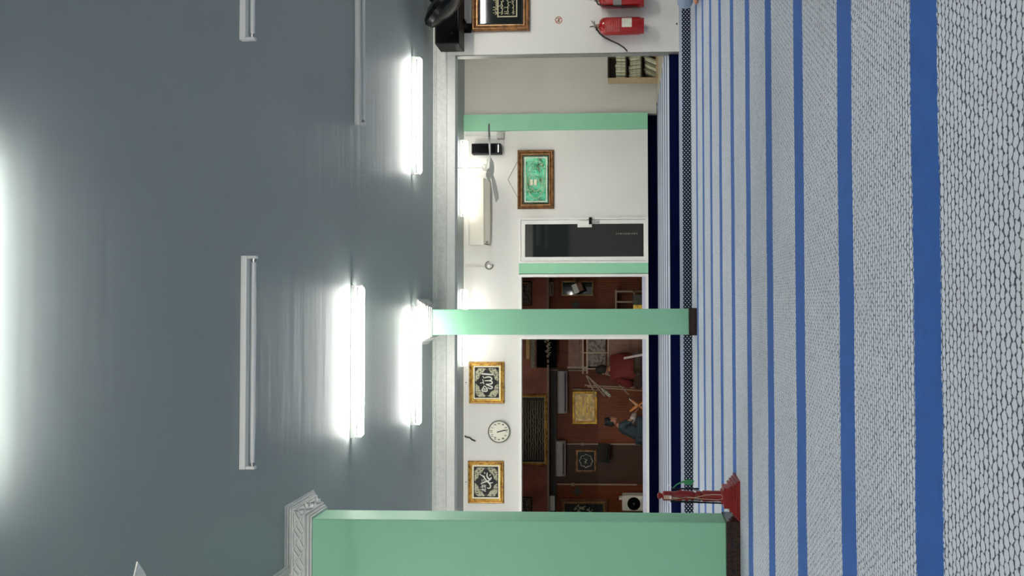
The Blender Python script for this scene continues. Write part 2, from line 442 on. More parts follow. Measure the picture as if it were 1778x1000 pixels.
# glazed aluminium door
t_ = thing('door_1', None, None, ((xB + xC) / 2, YW, Z3), kind='structure')
MB().rectsweep(xC, xB, Z3, ZT, YW + .02, [(0, 0), (0, .05), (.035, .05), (.035, 0)]).build('door_frame', 'alu', t_)
gx0, gx1, gz0, gz1 = rect(914, 390, 1112, 446, YW)
MB().rectsweep(xC + .04, xB - .04, Z3 + .01, ZT - .04, YW + .02, [(0, 0), (0, .04), (gx0 - xC - .04, .04), (gx0 - xC - .04, 0)]).build('door_leaf', 'alu', t_)
gp = MB().box(gx0 - .02, gx1 + .02, YW + .01, YW + .02, gz0 - .04, gz1 + .03).build('glass_pane', 'glass_dark', t_)
mk = MB()
for k in range(11):
    z = py_(1071 + k * 3.5, 406, YW).z; xx = X(406)
    mk.box(xx - .012, xx + .012, YW + .008, YW + .0105, z - .008, z + .012 - .006 * (k % 3 == 1))
mk.build('frosted_marks', 'cable', gp)
x0, x1, z0, z1 = rect(1003, 384, 1028, 395, YW)
MB().box(x0, x1, YW - .05, YW - .018, z0, z1).build('lock_case', 'white', t_, bevel=.004)
x0, x1, z0, z1 = rect(1023, 378, 1028, 390, YW)
MB().box(x0, x1, YW - .075, YW - .045, z0, z1).box(x0, x0 + .03, YW - .09, YW - .07, z0, z1).build('door_latch', 'black', t_)
x0, x1, z0, z1 = rect(1027, 384, 1040, 388, YW)
MB().box(x0, x1, YW - .06, YW - .02, z0, z1).build('door_handle', 'steel', t_)

# ------------------------------------------------------------------ columns
def column(name_label, x0, x1, y0, y1, plinth, capz):
    t_ = thing('column', name_label, 'column', ((x0 + x1) / 2, (y0 + y1) / 2, 0))
    MB().box(x0, x1, y0, y1, plinth - .001, capz + .02).build('shaft', 'green', t_, bevel=.006)
    MB().box(x0 - .008, x1 + .008, y0 - .012, y1 + .008, 0, plinth).build('plinth', 'granite', t_, bevel=.003)
    h = CEIL - capz
    pr = [(.0, capz), (.018, capz), (.018, capz + .01), (.008, capz + .012), (.028, capz + .017), (.028, capz + .027), (.018, capz + .029), (.034, capz + .034)]
    pr += [(.034, capz + .04), (.075, capz + .105)]
    pr += [(.07, capz + .108), (.088, capz + .111), (.088, capz + .119), (.078, capz + .121), (.1, capz + .124), (.1, capz + .132), (.09, capz + .134), (.112, capz + .136), (.112, CEIL - .001)]
    cp = MB().ring_levels(x0, x1, y0, y1, pr).build('capital', 'plaster', t_)
    # acanthus-like relief strapwork on the sloping band of the right and front faces
    sw = MB()
    def pt(face, u, v):     # u along the face, v up the slope
        d = .034 + (.041) * v + .004; z = capz + .04 + .065 * v
        if face == 'r': return Vector((x1 + d, y0 - d * (1 - 2 * u) + (y1 - y0) * u, z))
        if face == 'f': return Vector((x0 - d * (1 - 2 * u) + (x1 - x0) * u, y0 - d, z))
    for face, L in (('r', y1 - y0), ('f', x1 - x0)):
        n = max(2, round(L / .11))
        for k in range(n):
            a, b = k / n, (k + 1) / n
            for (u0, v0, um, vm, u1, v1) in ((a, .02, b, .02, b, .02), (a, .98, b, .98, b, .98), (a, .05, (a + b) / 2, .35, b, .95), (a, .95, (a + b) / 2, .6, b, .05), (a, .5, (a * 2 + b) / 3, .95, (a + b) / 2, .5),
                                             ((a + b) / 2, .5, (a + 2 * b) / 3, .05, b, .5)):
                P = [pt(face, (1 - s) ** 2 * u0 + 2 * s * (1 - s) * um + s * s * u1, (1 - s) ** 2 * v0 + 2 * s * (1 - s) * vm + s * s * v1) for s in [i / 6 for i in range(7)]]
                sw.tube(P, .0062, 5)
    sw.build('capital_relief', 'plaster', cp)
    return t_
pb = pz_(1285, 907.6, 0)
CAPZ = 2.838
column('wide mint green column with brown granite plinth, next to the red stand', pb.x - .62, pb.x, pb.y, pb.y + .235, .09, CAPZ)
c0 = pz_(1210, 581, 0); c1 = pz_(1210, 536, 0)
column('slim mint green column standing alone in the middle of the hall', c0.x, c1.x, (c0.y + c1.y) / 2, (c0.y + c1.y) / 2 + .28, .085, CAPZ)
# thin ceiling moulding that runs from the wide column's capital towards the camera
q = pz_(497, 982, CEIL)
struct(MB().box(q.x - .05, q.x, -4, q.y + .05, CEIL - .012, CEIL).box(q.x - .05, q.x - .02, -4, q.y + .05, CEIL - .03, CEIL - .012), 'trim_7', 'plaster')

# ------------------------------------------------------------------ fluorescent lamps
def lamp(label, cx, y, z, lit, L=1.24, group=None, mt='lit', tr=.013):
    t_ = thing('fluorescent_lamp', label, 'lamp', (cx, y, z), group=group)
    bw = .02 if not lit else .018
    if lit: tr = max(tr, .026)  # lit tubes built thicker to stand for their bloom
    MB().box(cx - L / 2, cx + L / 2, y - bw, y + bw, z - .036, z - .0005).build('batten', 'batten', t_, bevel=.003)
    for s in (-1, 1):
        xx = cx + s * (L / 2 - .008)
        MB().box(xx - .008, xx + .008, y - .014, y + .014, z - .088, z - .036).build('lamp_holder', 'batten', t_, bevel=.002)
    zt = z - .057 - tr
    a_, b_ = cx - L / 2 + .016, cx + L / 2 - .016
    MB().tube([(a_, y, zt), (a_ + tr * .3, y, zt), (a_ + tr, y, zt), (b_ - tr, y, zt), (b_ - tr * .3, y, zt), (b_, y, zt)] if lit else [(a_, y, zt), (b_, y, zt)], tr, 16, rs=[tr * .5, tr * .8, tr, tr, tr * .8, tr * .5] if lit else None).build('lamp_tube', mt if lit else 'off_tube', t_, smooth=True)
    for s in (() if lit else (-1, 1)):
        xx = cx + s * (L / 2 - .028)
        MB().tube([(xx - .01, y, zt), (xx + .01, y, zt)], .0136, 12).build('tube_cap', 'steel', t_)
    return t_
lamp('unlit ceiling tube nearest the wide green column, longest in view', -.316, 4.42, CEIL, False)
lamp('unlit ceiling tube cut by the picture edge, in line with the longest unlit tube', 2.18, 4.38, CEIL, False)
lamp('lit ceiling tube alone in the row between the unlit tube and the slim column', -.436, 6.2, CEIL, True, mt='lit_view')
lamp('faint unlit ceiling tube in the row before the cornice, cut by the picture edge', 2.13, 6.26, CEIL, False)
lamp('lit ceiling tube near the cornice, towards the black loudspeaker', 2.0, 7.93, CEIL, True, mt='lit_row')
lamp('lit ceiling tube running past the capital of the slim column', -.6, 7.94, CEIL, True, mt='lit_row')
for (xx, yy) in ((-.05, 2.53), (-3.7, 2.4), (3.6, .4), (-1.2, -1.6), (-3.9, 6.2), (4.5, 6.3)):  # first tube explains the glow overhead; the others are added unseen fill
    lamp('unseen lit ceiling tube of the hall, beyond the edge of the view', xx, yy, CEIL, True, group='unseen hall and fill tubes beyond the edge of the view', mt='lit_view' if xx == -.05 else 'lit')
for a, b, lb in ((240, 380, 'lit tube in the raised bay above the ceiling fan and wall air conditioner'), (498, 640, 'lit tube in the raised bay seen behind the slim column')):
    pc = py_(796, (a + b) / 2, 12.22); lamp(lb, pc.x, 12.2, BAYCEIL, True, mt='lit_bay', tr=.042)
for xx, yy in ((-3.9, 10.0), (-1.9, 10.0), (.6, 10.0), (3.1, 10.0)):  # unseen tubes added to brighten the bay
    lamp('added fill tube on the ceiling of the raised bay, unseen behind the cornice beam', xx, yy, BAYCEIL, True, mt='fill_beam', group='added bay fill tubes behind the beam')

# ------------------------------------------------------------------ things on the far wall
FR_PROF = [(0, 0), (0, .03), (.012, .045), (.03, .04), (.036, .028), (.05, .034), (.06, .022), (.068, .012), (.068, .004)]
def picture(label, r, y, k=1.0, fm='gold', mount='mat_white', mw=.02, board='board_black', group=None, cat='picture', name='framed_picture'):
    x0, x1, z0, z1 = r
    t_ = thing(name, label, cat, ((x0 + x1) / 2, y, z0), group)
    prof = [(d * k, h * min(k, 1.1)) for d, h in FR_PROF]
    MB().rectsweep(x0, x1, z0, z1, y, prof).build('frame', fm, t_)
    d = .066 * k
    MB().rectsweep(x0 + .05 * k, x1 - .05 * k, z0 + .05 * k, z1 - .05 * k, y, [(0, .03 * k), (.003, .039 * k), (.008, .039 * k), (.014, .026 * k)]).build('frame_lip', 'gold_bright' if fm == 'gold' else 'bronze_lip', t_)
    MB().rectsweep(x0 + .012 * k, x1 - .012 * k, z0 + .012 * k, z1 - .012 * k, y, [(0, .044 * k), (.004, .05 * k), (.009, .05 * k), (.014, .044 * k)]).build('frame_bead', fm, t_)
    if mount:
        MB().rectsweep(x0 + d, x1 - d, z0 + d, z1 - d, y, [(0, .002), (0, .012), (mw, .012), (mw, .002)]).build('mount', mount, t_)
        d += mw
    b = MB().box(x0 + d - .004, x1 - d + .004, y - .008, y - .001, z0 + d - .004, z1 - d + .004).build('board', board, t_)
    return t_, b, (x0 + d, x1 - d, z0 + d, z1 - d)
def cartouche(b, r, y, m='scroll'):
    x0, x1, z0, z1 = r; cx, cz = (x0 + x1) / 2, (z0 + z1) / 2; hw, hh = (x1 - x0) / 2, (z1 - z0) / 2
    mb = MB(); n = 96; A = []; B = []
    for i in range(n):
        a = 2 * PI * i / n; ca, sa = math.cos(a), math.sin(a)
        ro = min(hw * .93 / max(abs(ca), 1e-6), hh * .93 / max(abs(sa), 1e-6))
        ro = min(ro, 1.13 * math.hypot(hw * ca, hh * sa)) * (1 + .012 * math.sin(a * 24))
        m4 = abs(((a / (PI / 2) + .5) % 1) - .5)           # distance from an axis direction
        if m4 < .07: ro *= .93
        ri = math.hypot(hw * ca, hh * sa) * (.72 + .09 * math.cos(4 * a) + .05 * abs(math.cos(4 * a)) + .03 * math.cos(8 * a))
        if m4 < .05: ri = ro * .995
        A.append((cx + ro * ca, cz + ro * sa)); B.append((cx + ri * ca, cz + ri * sa))
    a0 = mb.verts([(x, y - .011, z) for x, z in A]); b0 = mb.verts([(x, y - .011, z) for x, z in B])
    a1 = mb.verts([(x, y - .007, z) for x, z in A]); b1 = mb.verts([(x, y - .007, z) for x, z in B])
    for k in range(n):
        j = (k + 1) % n
        mb.face([a0[k], a0[j], b0[j], b0[k]]); mb.face([a0[k], a1[k], a1[j], a0[j]]); mb.face([b0[k], b0[j], b1[j], b1[k]])
    mb.build('scroll_border', m, b)
def strokes(b, lst, y, fn, m='script', name='calligraphy', depth=.35):
    mb = MB()
    for wdt, pts in lst:
        P = [fn(*p) for p in pts]
        # smooth
        for _ in range(2):
            if len(P) > 2:
                Q = [P[0]]
                for i in range(len(P) - 1): Q += [P[i] * .75 + P[i + 1] * .25, P[i] * .25 + P[i + 1] * .75]
                Q.append(P[-1]); P = Q
        n = len(P)
        rs = [wdt / 2 * (.45 + .55 * math.sin(PI * min(1, max(0, (i + .35) / (n - .3))))) for i in range(n)]
        mb.tube(P, 1, 6, rs=rs, flat=depth)
    return mb.build(name, m, b, smooth=True)

# the two gold-framed script pictures
r1 = rect(815, 628, 876, 700, YW)
pic, b, inn = picture('gold-framed black script picture with upright loops, right of the round wall clock', r1, YW, mw=.022)
cartouche(b, inn, YW)
def fA(Xp, Yp): p = py_(808 + Xp / 11.9, 622 + Yp / 11.9, YW); return Vector((p.x, YW - .014, p.z))
U1 = 1 / 11.9 / 107
strokes(b, [(34 * U1, [(340, 320), (450, 328), (575, 338)]), (28 * U1, [(398, 408), (440, 385), (520, 385), (560, 425), (520, 462), (400, 462)]),
            (28 * U1, [(470, 462), (550, 470), (565, 515), (510, 535), (425, 535)]), (28 * U1, [(430, 540), (500, 570), (560, 580), (560, 620), (500, 628), (462, 600)]),
            (26 * U1, [(400, 560), (345, 640), (350, 675), (440, 685), (462, 660), (430, 590), (395, 570)]), (16 * U1, [(380, 600), (400, 640), (420, 665)]), (14 * U1, [(360, 650), (400, 630), (440, 640)]),
            (20 * U1, [(362, 365), (388, 410)]), (20 * U1, [(305, 512), (375, 500)]), (20 * U1, [(362, 430), (385, 535)])], YW, fA)
r2 = rect(813, 800, 875, 873, YW)
pic, b, inn = picture('gold-framed black script picture with crossing strokes, beside the wide green column', r2, YW, mw=.026)
cartouche(b, inn, YW)
def fB(Xp, Yp): p = py_(808 + Xp / 11.9, 794 + Yp / 11.9, YW); return Vector((p.x, YW - .014, p.z))
strokes(b, [(30 * U1, [(458, 312), (445, 380), (480, 440), (530, 450), (540, 405)]), (30 * U1, [(300, 345), (370, 385), (420, 450), (440, 480), (500, 530), (530, 590), (510, 640), (450, 628)]),
            (30 * U1, [(320, 545), (360, 520), (440, 495), (505, 470), (540, 405)]), (44 * U1, [(372, 375), (395, 408)]), (18 * U1, [(500, 512), (530, 530), (575, 515)]),
            (14 * U1, [(348, 448), (350, 500)]), (22 * U1, [(375, 452), (392, 478)]), (22 * U1, [(392, 305), (412, 335)]), (22 * U1, [(500, 375), (530, 350)]),
            (16 * U1, [(340, 575), (380, 570), (435, 575)]), (16 * U1, [(310, 615), (370, 600), (430, 610)]), (16 * U1, [(310, 650), (350, 670), (430, 650)]), (16 * U1, [(370, 640), (390, 690), (430, 700)]), (14 * U1, [(350, 560), (360, 690)]), (14 * U1, [(410, 570), (415, 690)])], YW, fB)
for py0, lb in ((664, 'dark nail on the wall above the script picture beside the clock'), (836.5, 'dark nail on the wall above the script picture beside the wide column')):
    p = py_(809.5, py0, YW)
    MB().lathe((p.x, YW + .002, p.z), (0, -1, 0), [(.003, 0), (.003, .014), (.009, .015), (.009, .019)], 10).build('nail', 'rubber', None, label=lb, category='nail')

# wall clock
pc = py_(867, 749, YW); R_ = 19.6 / 107
t_ = thing('wall_clock', 'round white wall clock with a thin grey rim between the two script pictures', 'clock', (pc.x, YW, pc.z))
MB().lathe((pc.x, YW, pc.z), (0, -1, 0), [(R_ * .97, 0), (R_, .01), (R_, .035), (R_ * .96, .042), (R_ * .9, .034), (R_ * .9, .01)], 40).build('clock_rim', 'grey_alu', t_, smooth=True)
fc = MB().lathe((pc.x, YW - .012, pc.z), (0, -1, 0), [(R_ * .93, 0), (R_ * .93, .006)], 40).build('dial', 'clock_face', t_)
for h in range(1, 13):
    a = h * PI / 6
    cu = bpy.data.curves.new('numeral', 'FONT'); cu.body = str(h); cu.size = .052; cu.align_x = 'CENTER'; cu.align_y = 'CENTER'; cu.extrude = .0008; cu.offset = .0012
    to = bpy.data.objects.new('numeral', cu); COL.objects.link(to)
    bpy.context.view_layer.update()
    me = bpy.data.meshes.new_from_object(to.evaluated_get(bpy.context.evaluated_depsgraph_get())); bpy.data.objects.remove(to)
    me.transform(Matrix.Rotation(PI / 2, 4, 'X')); me.transform(Matrix.Translation((R_ * .7 * math.sin(a), -.0195, R_ * .7 * math.cos(a))))
    no = bpy.data.objects.new('numeral', me); COL.objects.link(no); me.materials.clear(); me.materials.append(M['ink']); no.parent = fc
    no.location = Vector((pc.x, YW, pc.z)) - wl(fc)
for nm, L, wd, ang in (('minute_hand', .78, .006, 168), ('hour_hand', .55, .009, 165)):
    a = math.radians(ang); d = Vector((math.sin(a), 0, math.cos(a))); c_ = Vector((pc.x, YW - .0235, pc.z))
    MB().tube([c_ - d * R_ * .2, c_ + d * R_ * L], wd, 6, flat=.4).build(nm, 'ink', t_)

# green foil picture hung on a cord
rg = rect(899, 261, 962, 363, YW)
pic, b, inn = picture('gold-framed shiny green foil script picture hanging from a cord beside the glazed door', rg, YW, k=1.25, fm='bronze', mount='glass_dark', mw=.02, board='foil')
x0, x1, z0, z1 = inn
mt = MB().rectsweep(x0 + .01, x1 - .01, z0 + .01, z1 - .01, YW, [(0, .009), (0, .011), (.02, .011), (.02, .009)]).build('inner_border', 'paper', b)
ov = []
cxg, czg = (x0 + x1) / 2, (z0 + z1) / 2; hw, hh = (x1 - x0) / 2, (z1 - z0) / 2
def loop(cx, cz, a, bb, w, n=28, y=YW - .012): return (w, [(cx + a * math.cos(2 * PI * i / n), cz + bb * math.sin(2 * PI * i / n)) for i in range(n + 1)])
lst = [loop(cxg, czg, hw * .82, hh * .78, .01), loop(cxg, czg, hw * .5, hh * .62, .008), loop(cxg, czg + hh * .3, hw * .18, hh * .22, .006)]
for i in range(34):
    u, v = random.uniform(-.65, .65), random.uniform(-.6, .6)
    lst.append((.006, [(cxg + hw * u, czg + hh * v), (cxg + hw * (u + random.uniform(-.08, .08)), czg + hh * (v + .12)), (cxg + hw * (u + random.uniform(.02, .12)), czg + hh * (v + random.uniform(-.15, .15)))]))
strokes(b, lst, YW, lambda a, c_: Vector((a, YW - .011, c_)), m='script_cream', name='foil_ornament')
# bright stamped cards in the middle
for qa, qb in ((920.5, 925.5), (927.5, 932)): MB().box(X(321), X(311), YW - .016, YW - .012, py_(qb, 316, YW).z, py_(qa, 316, YW).z).build('pale_label', 'mat_white', b)
ap = py_(882, 312, YW); s1 = py_(899, 281, YW); s2 = py_(899, 343, YW)
for s in (s1, s2): s.y = YW - .03
ap.y = YW - .01
MB().tube([s1, ap, s2], .0035, 6).build('hanging_cord', 'cord', pic)

# split air conditioner
x0, x1, z0, z1 = rect(818, 313, 853, 427, YW)
t_ = thing('air_conditioner', 'white wall air conditioner under the cornice of the raised bay, behind the ceiling fan', 'air conditioner', ((x0 + x1) / 2, YW, z0))
H_ = z1 - z0
MB().profx([(YW, z1), (YW - .2, z1), (YW - .225, z1 - .03), (YW - .225, z0 + H_ * .26), (YW - .2, z0 + H_ * .22), (YW, z0 + .01)], x0, x1).build('housing', 'cream', t_, bevel=.006)
MB().profx([(YW - .21, z0 + H_ * .21), (YW - .215, z0 + H_ * .2), (YW - .13, z0 + .0), (YW - .12, z0 + .012)], x0 + .02, x1 - .015).build('flap', 'cream', t_)
MB().profx([(YW - .2, z0 + H_ * .24), (YW - .19, z0 + H_ * .17), (YW - .1, z0 + .01), (YW - .1, z0 + H_ * .2)], x0 + .012, x1 - .012).build('outlet', 'black', t_)
MB().box(x0 + .03, x0 + .06, YW - .2, YW - .19, z0 + .02, z0 + .05).build('indicator', 'cable', t_)

# column speaker, junction box, conduits, ring sensor, wall cable
x0, x1, z0, z1 = rect(822, 252.5, 872, 270, YW)
t_ = thing('wall_speaker', 'narrow dark column speaker on the far wall between green pilaster and air conditioner', 'speaker', ((x0 + x1) / 2, YW, z0))
MB().box(x0, x1, YW - .16, YW - .02, z0, z1).build('cabinet', 'black', t_, bevel=.006)
MB().box(x0 + .015, x1 - .015, YW - .166, YW - .16, z0 + .08, z1 - .015).build('grille', 'cloth_black', t_)
MB().box(x0 + .02, x1 - .02, YW - .164, YW - .159, z0 + .03, z0 + .045).build('trim_line', 'steel', t_)
MB().box((x0 + x1) / 2 - .03, (x0 + x1) / 2 + .03, YW - .03, YW, z0 + .1, z0 + .2).build('bracket', 'black', t_)
x0, x1, z0, z1 = rect(863.5, 230.5, 876, 242, YW)
t_ = thing('junction_box', 'small grey junction box with a thin conduit beside the green pilaster', 'box', ((x0 + x1) / 2, YW, z0))
MB().box(x0, x1, YW - .05, YW, z0, z1).build('box_cover', 'light_grey', t_, bevel=.01)
MB().box((x0 + x1) / 2 - .006, (x0 + x1) / 2 + .006, YW - .012, YW, z1, BAYCEIL - .02).build('conduit', 'wall', t_)
pr_ = py_(850, 461, YW)
t_ = thing('ring_sensor', 'small white ring-shaped fitting on a conduit, left of the air conditioner', 'sensor', (pr_.x, YW, pr_.z))
MB().tube([(pr_.x + .062 * math.cos(a), YW - .045, pr_.z + .062 * math.sin(a)) for a in [2 * PI * i / 20 for i in range(17)]], .009, 8).build('ring', 'cable', t_, smooth=True)
MB().lathe((pr_.x - .01, YW, pr_.z), (0, -1, 0), [(.035, 0), (.04, .04), (.02, .06)], 16).build('fitting_base', 'white', t_)
for dx in (-.012, .012): MB().box(pr_.x + dx - .018, pr_.x + dx - .008, YW - .012, YW, pr_.z + .03, BAYCEIL - .02).build('conduit', 'wall', t_)
pp = [py_(a, b_, YW) for a, b_ in ((807, 757), (812, 759), (816, 759.5), (820, 763), (826, 765.5))]
for p in pp: p.y = YW - .02
MB().tube(pp, .012, 8).build('wall_cable', 'rubber', None, smooth=True, label='short black cable end sticking out of the white wall above the clock', category='cable')

# ceiling fan of the raised bay
YF = 11.3
hb = py_(853, 291, YF)
def ceiling_fan(label, hub, ceil, blades, L, bm_='white'):
    t_ = thing('ceiling_fan', label, 'ceiling fan', (hub.x, hub.y, ceil))
    MB().lathe((hub.x, hub.y, ceil - .001), (0, 0, -1), [(.06, 0), (.065, .03), (.03, .07), (.012, .075)], 16).build('canopy', 'white', t_, smooth=True)
    MB().tube([(hub.x, hub.y, ceil - .06), (hub.x, hub.y, hub.z + .1)], .008, 8).build('down_rod', 'white', t_)
    MB().lathe((hub.x, hub.y, hub.z + .13), (0, 0, -1), [(.03, 0), (.05, .012), (.055, .055), (.035, .06), (.03, .08)], 16).build('rod_cover', 'white', t_, smooth=True)
    MB().lathe((hub.x, hub.y, hub.z + .06), (0, 0, -1), [(.05, 0), (.13, .012), (.15, .035), (.145, .06), (.09, .09), (.02, .1)], 24).build('motor', 'white', t_, smooth=True)
    for (az, tilt, m) in blades:
        d = Vector((math.cos(az) * math.cos(tilt), math.sin(az) * math.cos(tilt), math.sin(tilt))); s_ = Vector((-math.sin(az), math.cos(az), .38)).normalized()
        mb = MB(); c_ = Vector((hub.x, hub.y, hub.z + .01)); n = 8; A = []; B = []
        for i in range(n + 1):
            u = .13 + (L - .13) * i / n; wd = .03 + .03 * min(1, i / 3); wd *= (1 if i < n else .75)
            A.append(c_ + d * u + s_ * wd); B.append(c_ + d * u - s_ * wd)
        for up in (0,):
            a = mb.verts(A); b_ = mb.verts(B); a2 = mb.verts([p + Vector((0, 0, .005)) for p in A]); b2 = mb.verts([p + Vector((0, 0, .005)) for p in B])
            for i in range(n):
                mb.face([a[i], a[i + 1], b_[i + 1], b_[i]]); mb.face([a2[i], b2[i], b2[i + 1], a2[i + 1]]); mb.face([a[i], a2[i], a2[i + 1], a[i + 1]]); mb.face([b_[i], b_[i + 1], b2[i + 1], b2[i]])
            mb.face([a[0], b_[0], b2[0], a2[0]]); mb.face([a[n], a2[n], b2[n], b_[n]])
        mb.build('fan_blade', m, t_)
    return t_
ceiling_fan('white ceiling fan on a rod hanging in front of the wall air conditioner', hb, BAYCEIL, [(.2, .07, 'dark_blade'), (2.2, -.01, 'white'), (4.3, -.1, 'white')], .7)
tip = pz_(240, 990, 2.66); hub2 = Vector((tip.x - .62, tip.y + .38, 2.66))
az = math.atan2(tip.y - hub2.y, tip.x - hub2.x); L2 = math.hypot(tip.x - hub2.x, tip.y - hub2.y)
ceiling_fan('white ceiling fan of which only a blade tip enters the view before the wide column', hub2, CEIL, [(az, 0, 'white'), (az + 2.094, 0, 'white'), (az - 2.094, 0, 'white')], L2)

# ------------------------------------------------------------------ the partition wall by the extinguishers
rp = rect(820, -95, 920, 55, YB)
pic, b, inn = picture('large gold-framed black picture of cream script rows on the wall above the extinguishers', rp, YB, k=1.15, fm='bronze', mount='black', mw=.02, board='glass_dark')
x0, x1, z0, z1 = inn
MB().rectsweep(x0 + .07, x1 - .07, z0 + .05, z1 - .2, YB, [(0, .009), (0, .0095), (.014, .0095), (.014, .009)]).build('script_border', 'script_cream', b)
mb = []
rnd = random.Random(3)
for row in range(4):
    zc = z0 + .1 + row * .065; xx = x0 + .1
    while xx < x1 - .12:
        L = rnd.uniform(.02, .05)
        mb.append((.009, [(xx, zc + rnd.uniform(-.012, .02)), (xx + L * .4, zc + rnd.uniform(-.02, .0)), (xx + L, zc + rnd.uniform(-.01, .022))]))
        if rnd.random() < .5: mb.append((.008, [(xx + L * .5, zc), (xx + L * .5, zc + .04)]))
        if rnd.random() < .5: mb.append((.008, [(xx + L * .3, zc - .022), (xx + L * .5, zc - .022)]))
        xx += L * .8
strokes(b, mb, YB, lambda a, c_: Vector((a, YB - .011, c_)), m='script_cream', name='script_rows')
# round no smoking sign
pc = py_(970, 35, YB); R_ = .042
t_ = thing('no_smoking_sign', 'small round no smoking sticker on the white wall beside the extinguishers', 'sign', (pc.x, YB, pc.z))
MB().lathe((pc.x, YB, pc.z), (0, -1, 0), [(R_ * 1.15, 0), (R_ * 1.15, .0015)], 28).build('sticker', 'paper', t_)
MB().tube([(pc.x + R_ * .88 * math.cos(a), YB - .002, pc.z + R_ * .88 * math.sin(a)) for a in [2 * PI * i / 24 for i in range(24)]], .0045, 6, closed=True, flat=.4).build('ring', 'label_red', t_)
MB().tube([(pc.x - .027, YB - .002, pc.z + .027), (pc.x + .027, YB - .002, pc.z - .027)], .005, 6, flat=.4).build('slash', 'label_red', t_)
MB().box(pc.x - .022, pc.x + .02, YB - .003, YB - .0015, pc.z - .008, pc.z + .004).tube([(pc.x + .018, YB - .003, pc.z), (pc.x + .025, YB - .003, pc.z + .014), (pc.x + .015, YB - .003, pc.z + .022)], .002, 5).build('cigarette', 'ink', t_)

# extinguishers
def extinguisher(label, pyc, full):
    r = .098; yc = YB - .115
    p0 = py_(1118, pyc, yc); p1 = py_(1040, pyc, yc); x = (p0.x + p1.x) / 2; z0, z1 = p0.z, p1.z; H = z1 - z0
    t_ = thing('fire_extinguisher', label, 'fire extinguisher', (x, yc, z0))
    bd = MB().lathe((x, yc, z0), (0, 0, 1), [(r * .86, 0), (r * .9, .0), (r * .92, .035), (r * .98, .045), (r, .06), (r, H - .085), (r * .93, H - .04), (r * .7, H - .012), (r * .35, H), (.02, H + .003)], 32).build('cylinder', 'red', t_, smooth=True)
    MB().lathe((x, yc, z1), (0, 0, 1), [(.02, -.002), (.028, .005), (.028, .03), (.02, .04), (.016, .055)], 14).build('valve', 'tan', t_)
    MB().box(x - .012, x + .012, yc - .14, yc + .02, z1 + .04, z1 + .055).tube([(x, yc - .02, z1 + .05), (x - .03, yc - .08, z1 + .1)], .007, 6).tube([(x + .01, yc - .01, z1 + .05), (x + .05, yc - .05, z1 + .085)], .007, 6).build('handle', 'steel', t_)
    def band(name, m, za, zb, a0, a1, rr=r + .0012):
        mb = MB(); n = 14; A = mb.verts([(x + rr * math.sin(a0 + (a1 - a0) * i / n), yc - rr * math.cos(a0 + (a1 - a0) * i / n), za) for i in range(n + 1)])
        B = mb.verts([(x + rr * math.sin(a0 + (a1 - a0) * i / n), yc - rr * math.cos(a0 + (a1 - a0) * i / n), zb) for i in range(n + 1)])
        for i in range(n): mb.face([A[i], A[i + 1], B[i + 1], B[i]])
        return mb.build(name, m, bd)
    if full:
        band('white_label', 'paper', z0 + H * .27, z0 + H * .49, -.45, .75)
        for k in range(7): band('print_line', 'label_red', z0 + H * .56 + k * .021, z0 + H * .56 + k * .021 + .006, -1.0, .9)
        band('print_line', 'label_red', z0 + H * .54, z0 + H * .545, -1.1, 1.0); band('print_line', 'label_red', z0 + H * .85, z0 + H * .855, -1.1, 1.0)
        hs = [(x - .015, yc - .02, z1 + .03), (x - .05, yc - .03, z1 + .028)]
        for a, b_ in ((1036, 50), (1041, 58), (1050, 65), (1062, 71), (1075, 77), (1084, 83), (1089, 89)): q = py_(a, b_, YB - .03); hs.append(q)
        MB().tube(hs, .0085, 8).build('hose', 'rubber', t_, smooth=True)
    else:
        band('white_label', 'ac_grey', z0 + H * .5, z0 + H * .68, -1.2, .2)
        q = [(x - .015, yc - .02, z1 + .03), (x - .07, yc - .05, z1 + .01), (x - .1, yc - .06, z1 - .06), (x - .1, yc - .05, z0 + H * .5), (x - .098, yc - .03, z0 + .08)]
        MB().tube(q, .009, 8).build('hose', 'rubber', t_, smooth=True)
        MB().lathe((x - .1, yc - .035, z0 + H * .42), (0, 0, 1), [(.012, 0), (.012, .05)], 10).build('nozzle', 'black', t_)
    MB().box(x - .02, x + .02, yc + .09, YB + .001, z1 - .1, z1 - .02).build('wall_bracket', 'steel', t_)
    return t_
extinguisher('red fire extinguisher with white label, its black hose swinging out to the wall edge', 45.5, True)
extinguisher('red fire extinguisher cut by the picture edge, its hose running down its body', -1, False)
p = py_(1175, 43, YB)
MB().lathe((p.x, YB + .002, p.z), (0, -1, 0), [(.004, 0), (.004, .03), (.009, .031), (.009, .036)], 10).build('wall_hook', 'rubber', None, label='small dark hook on the white wall low above the lattice carpet edge', category='hook')

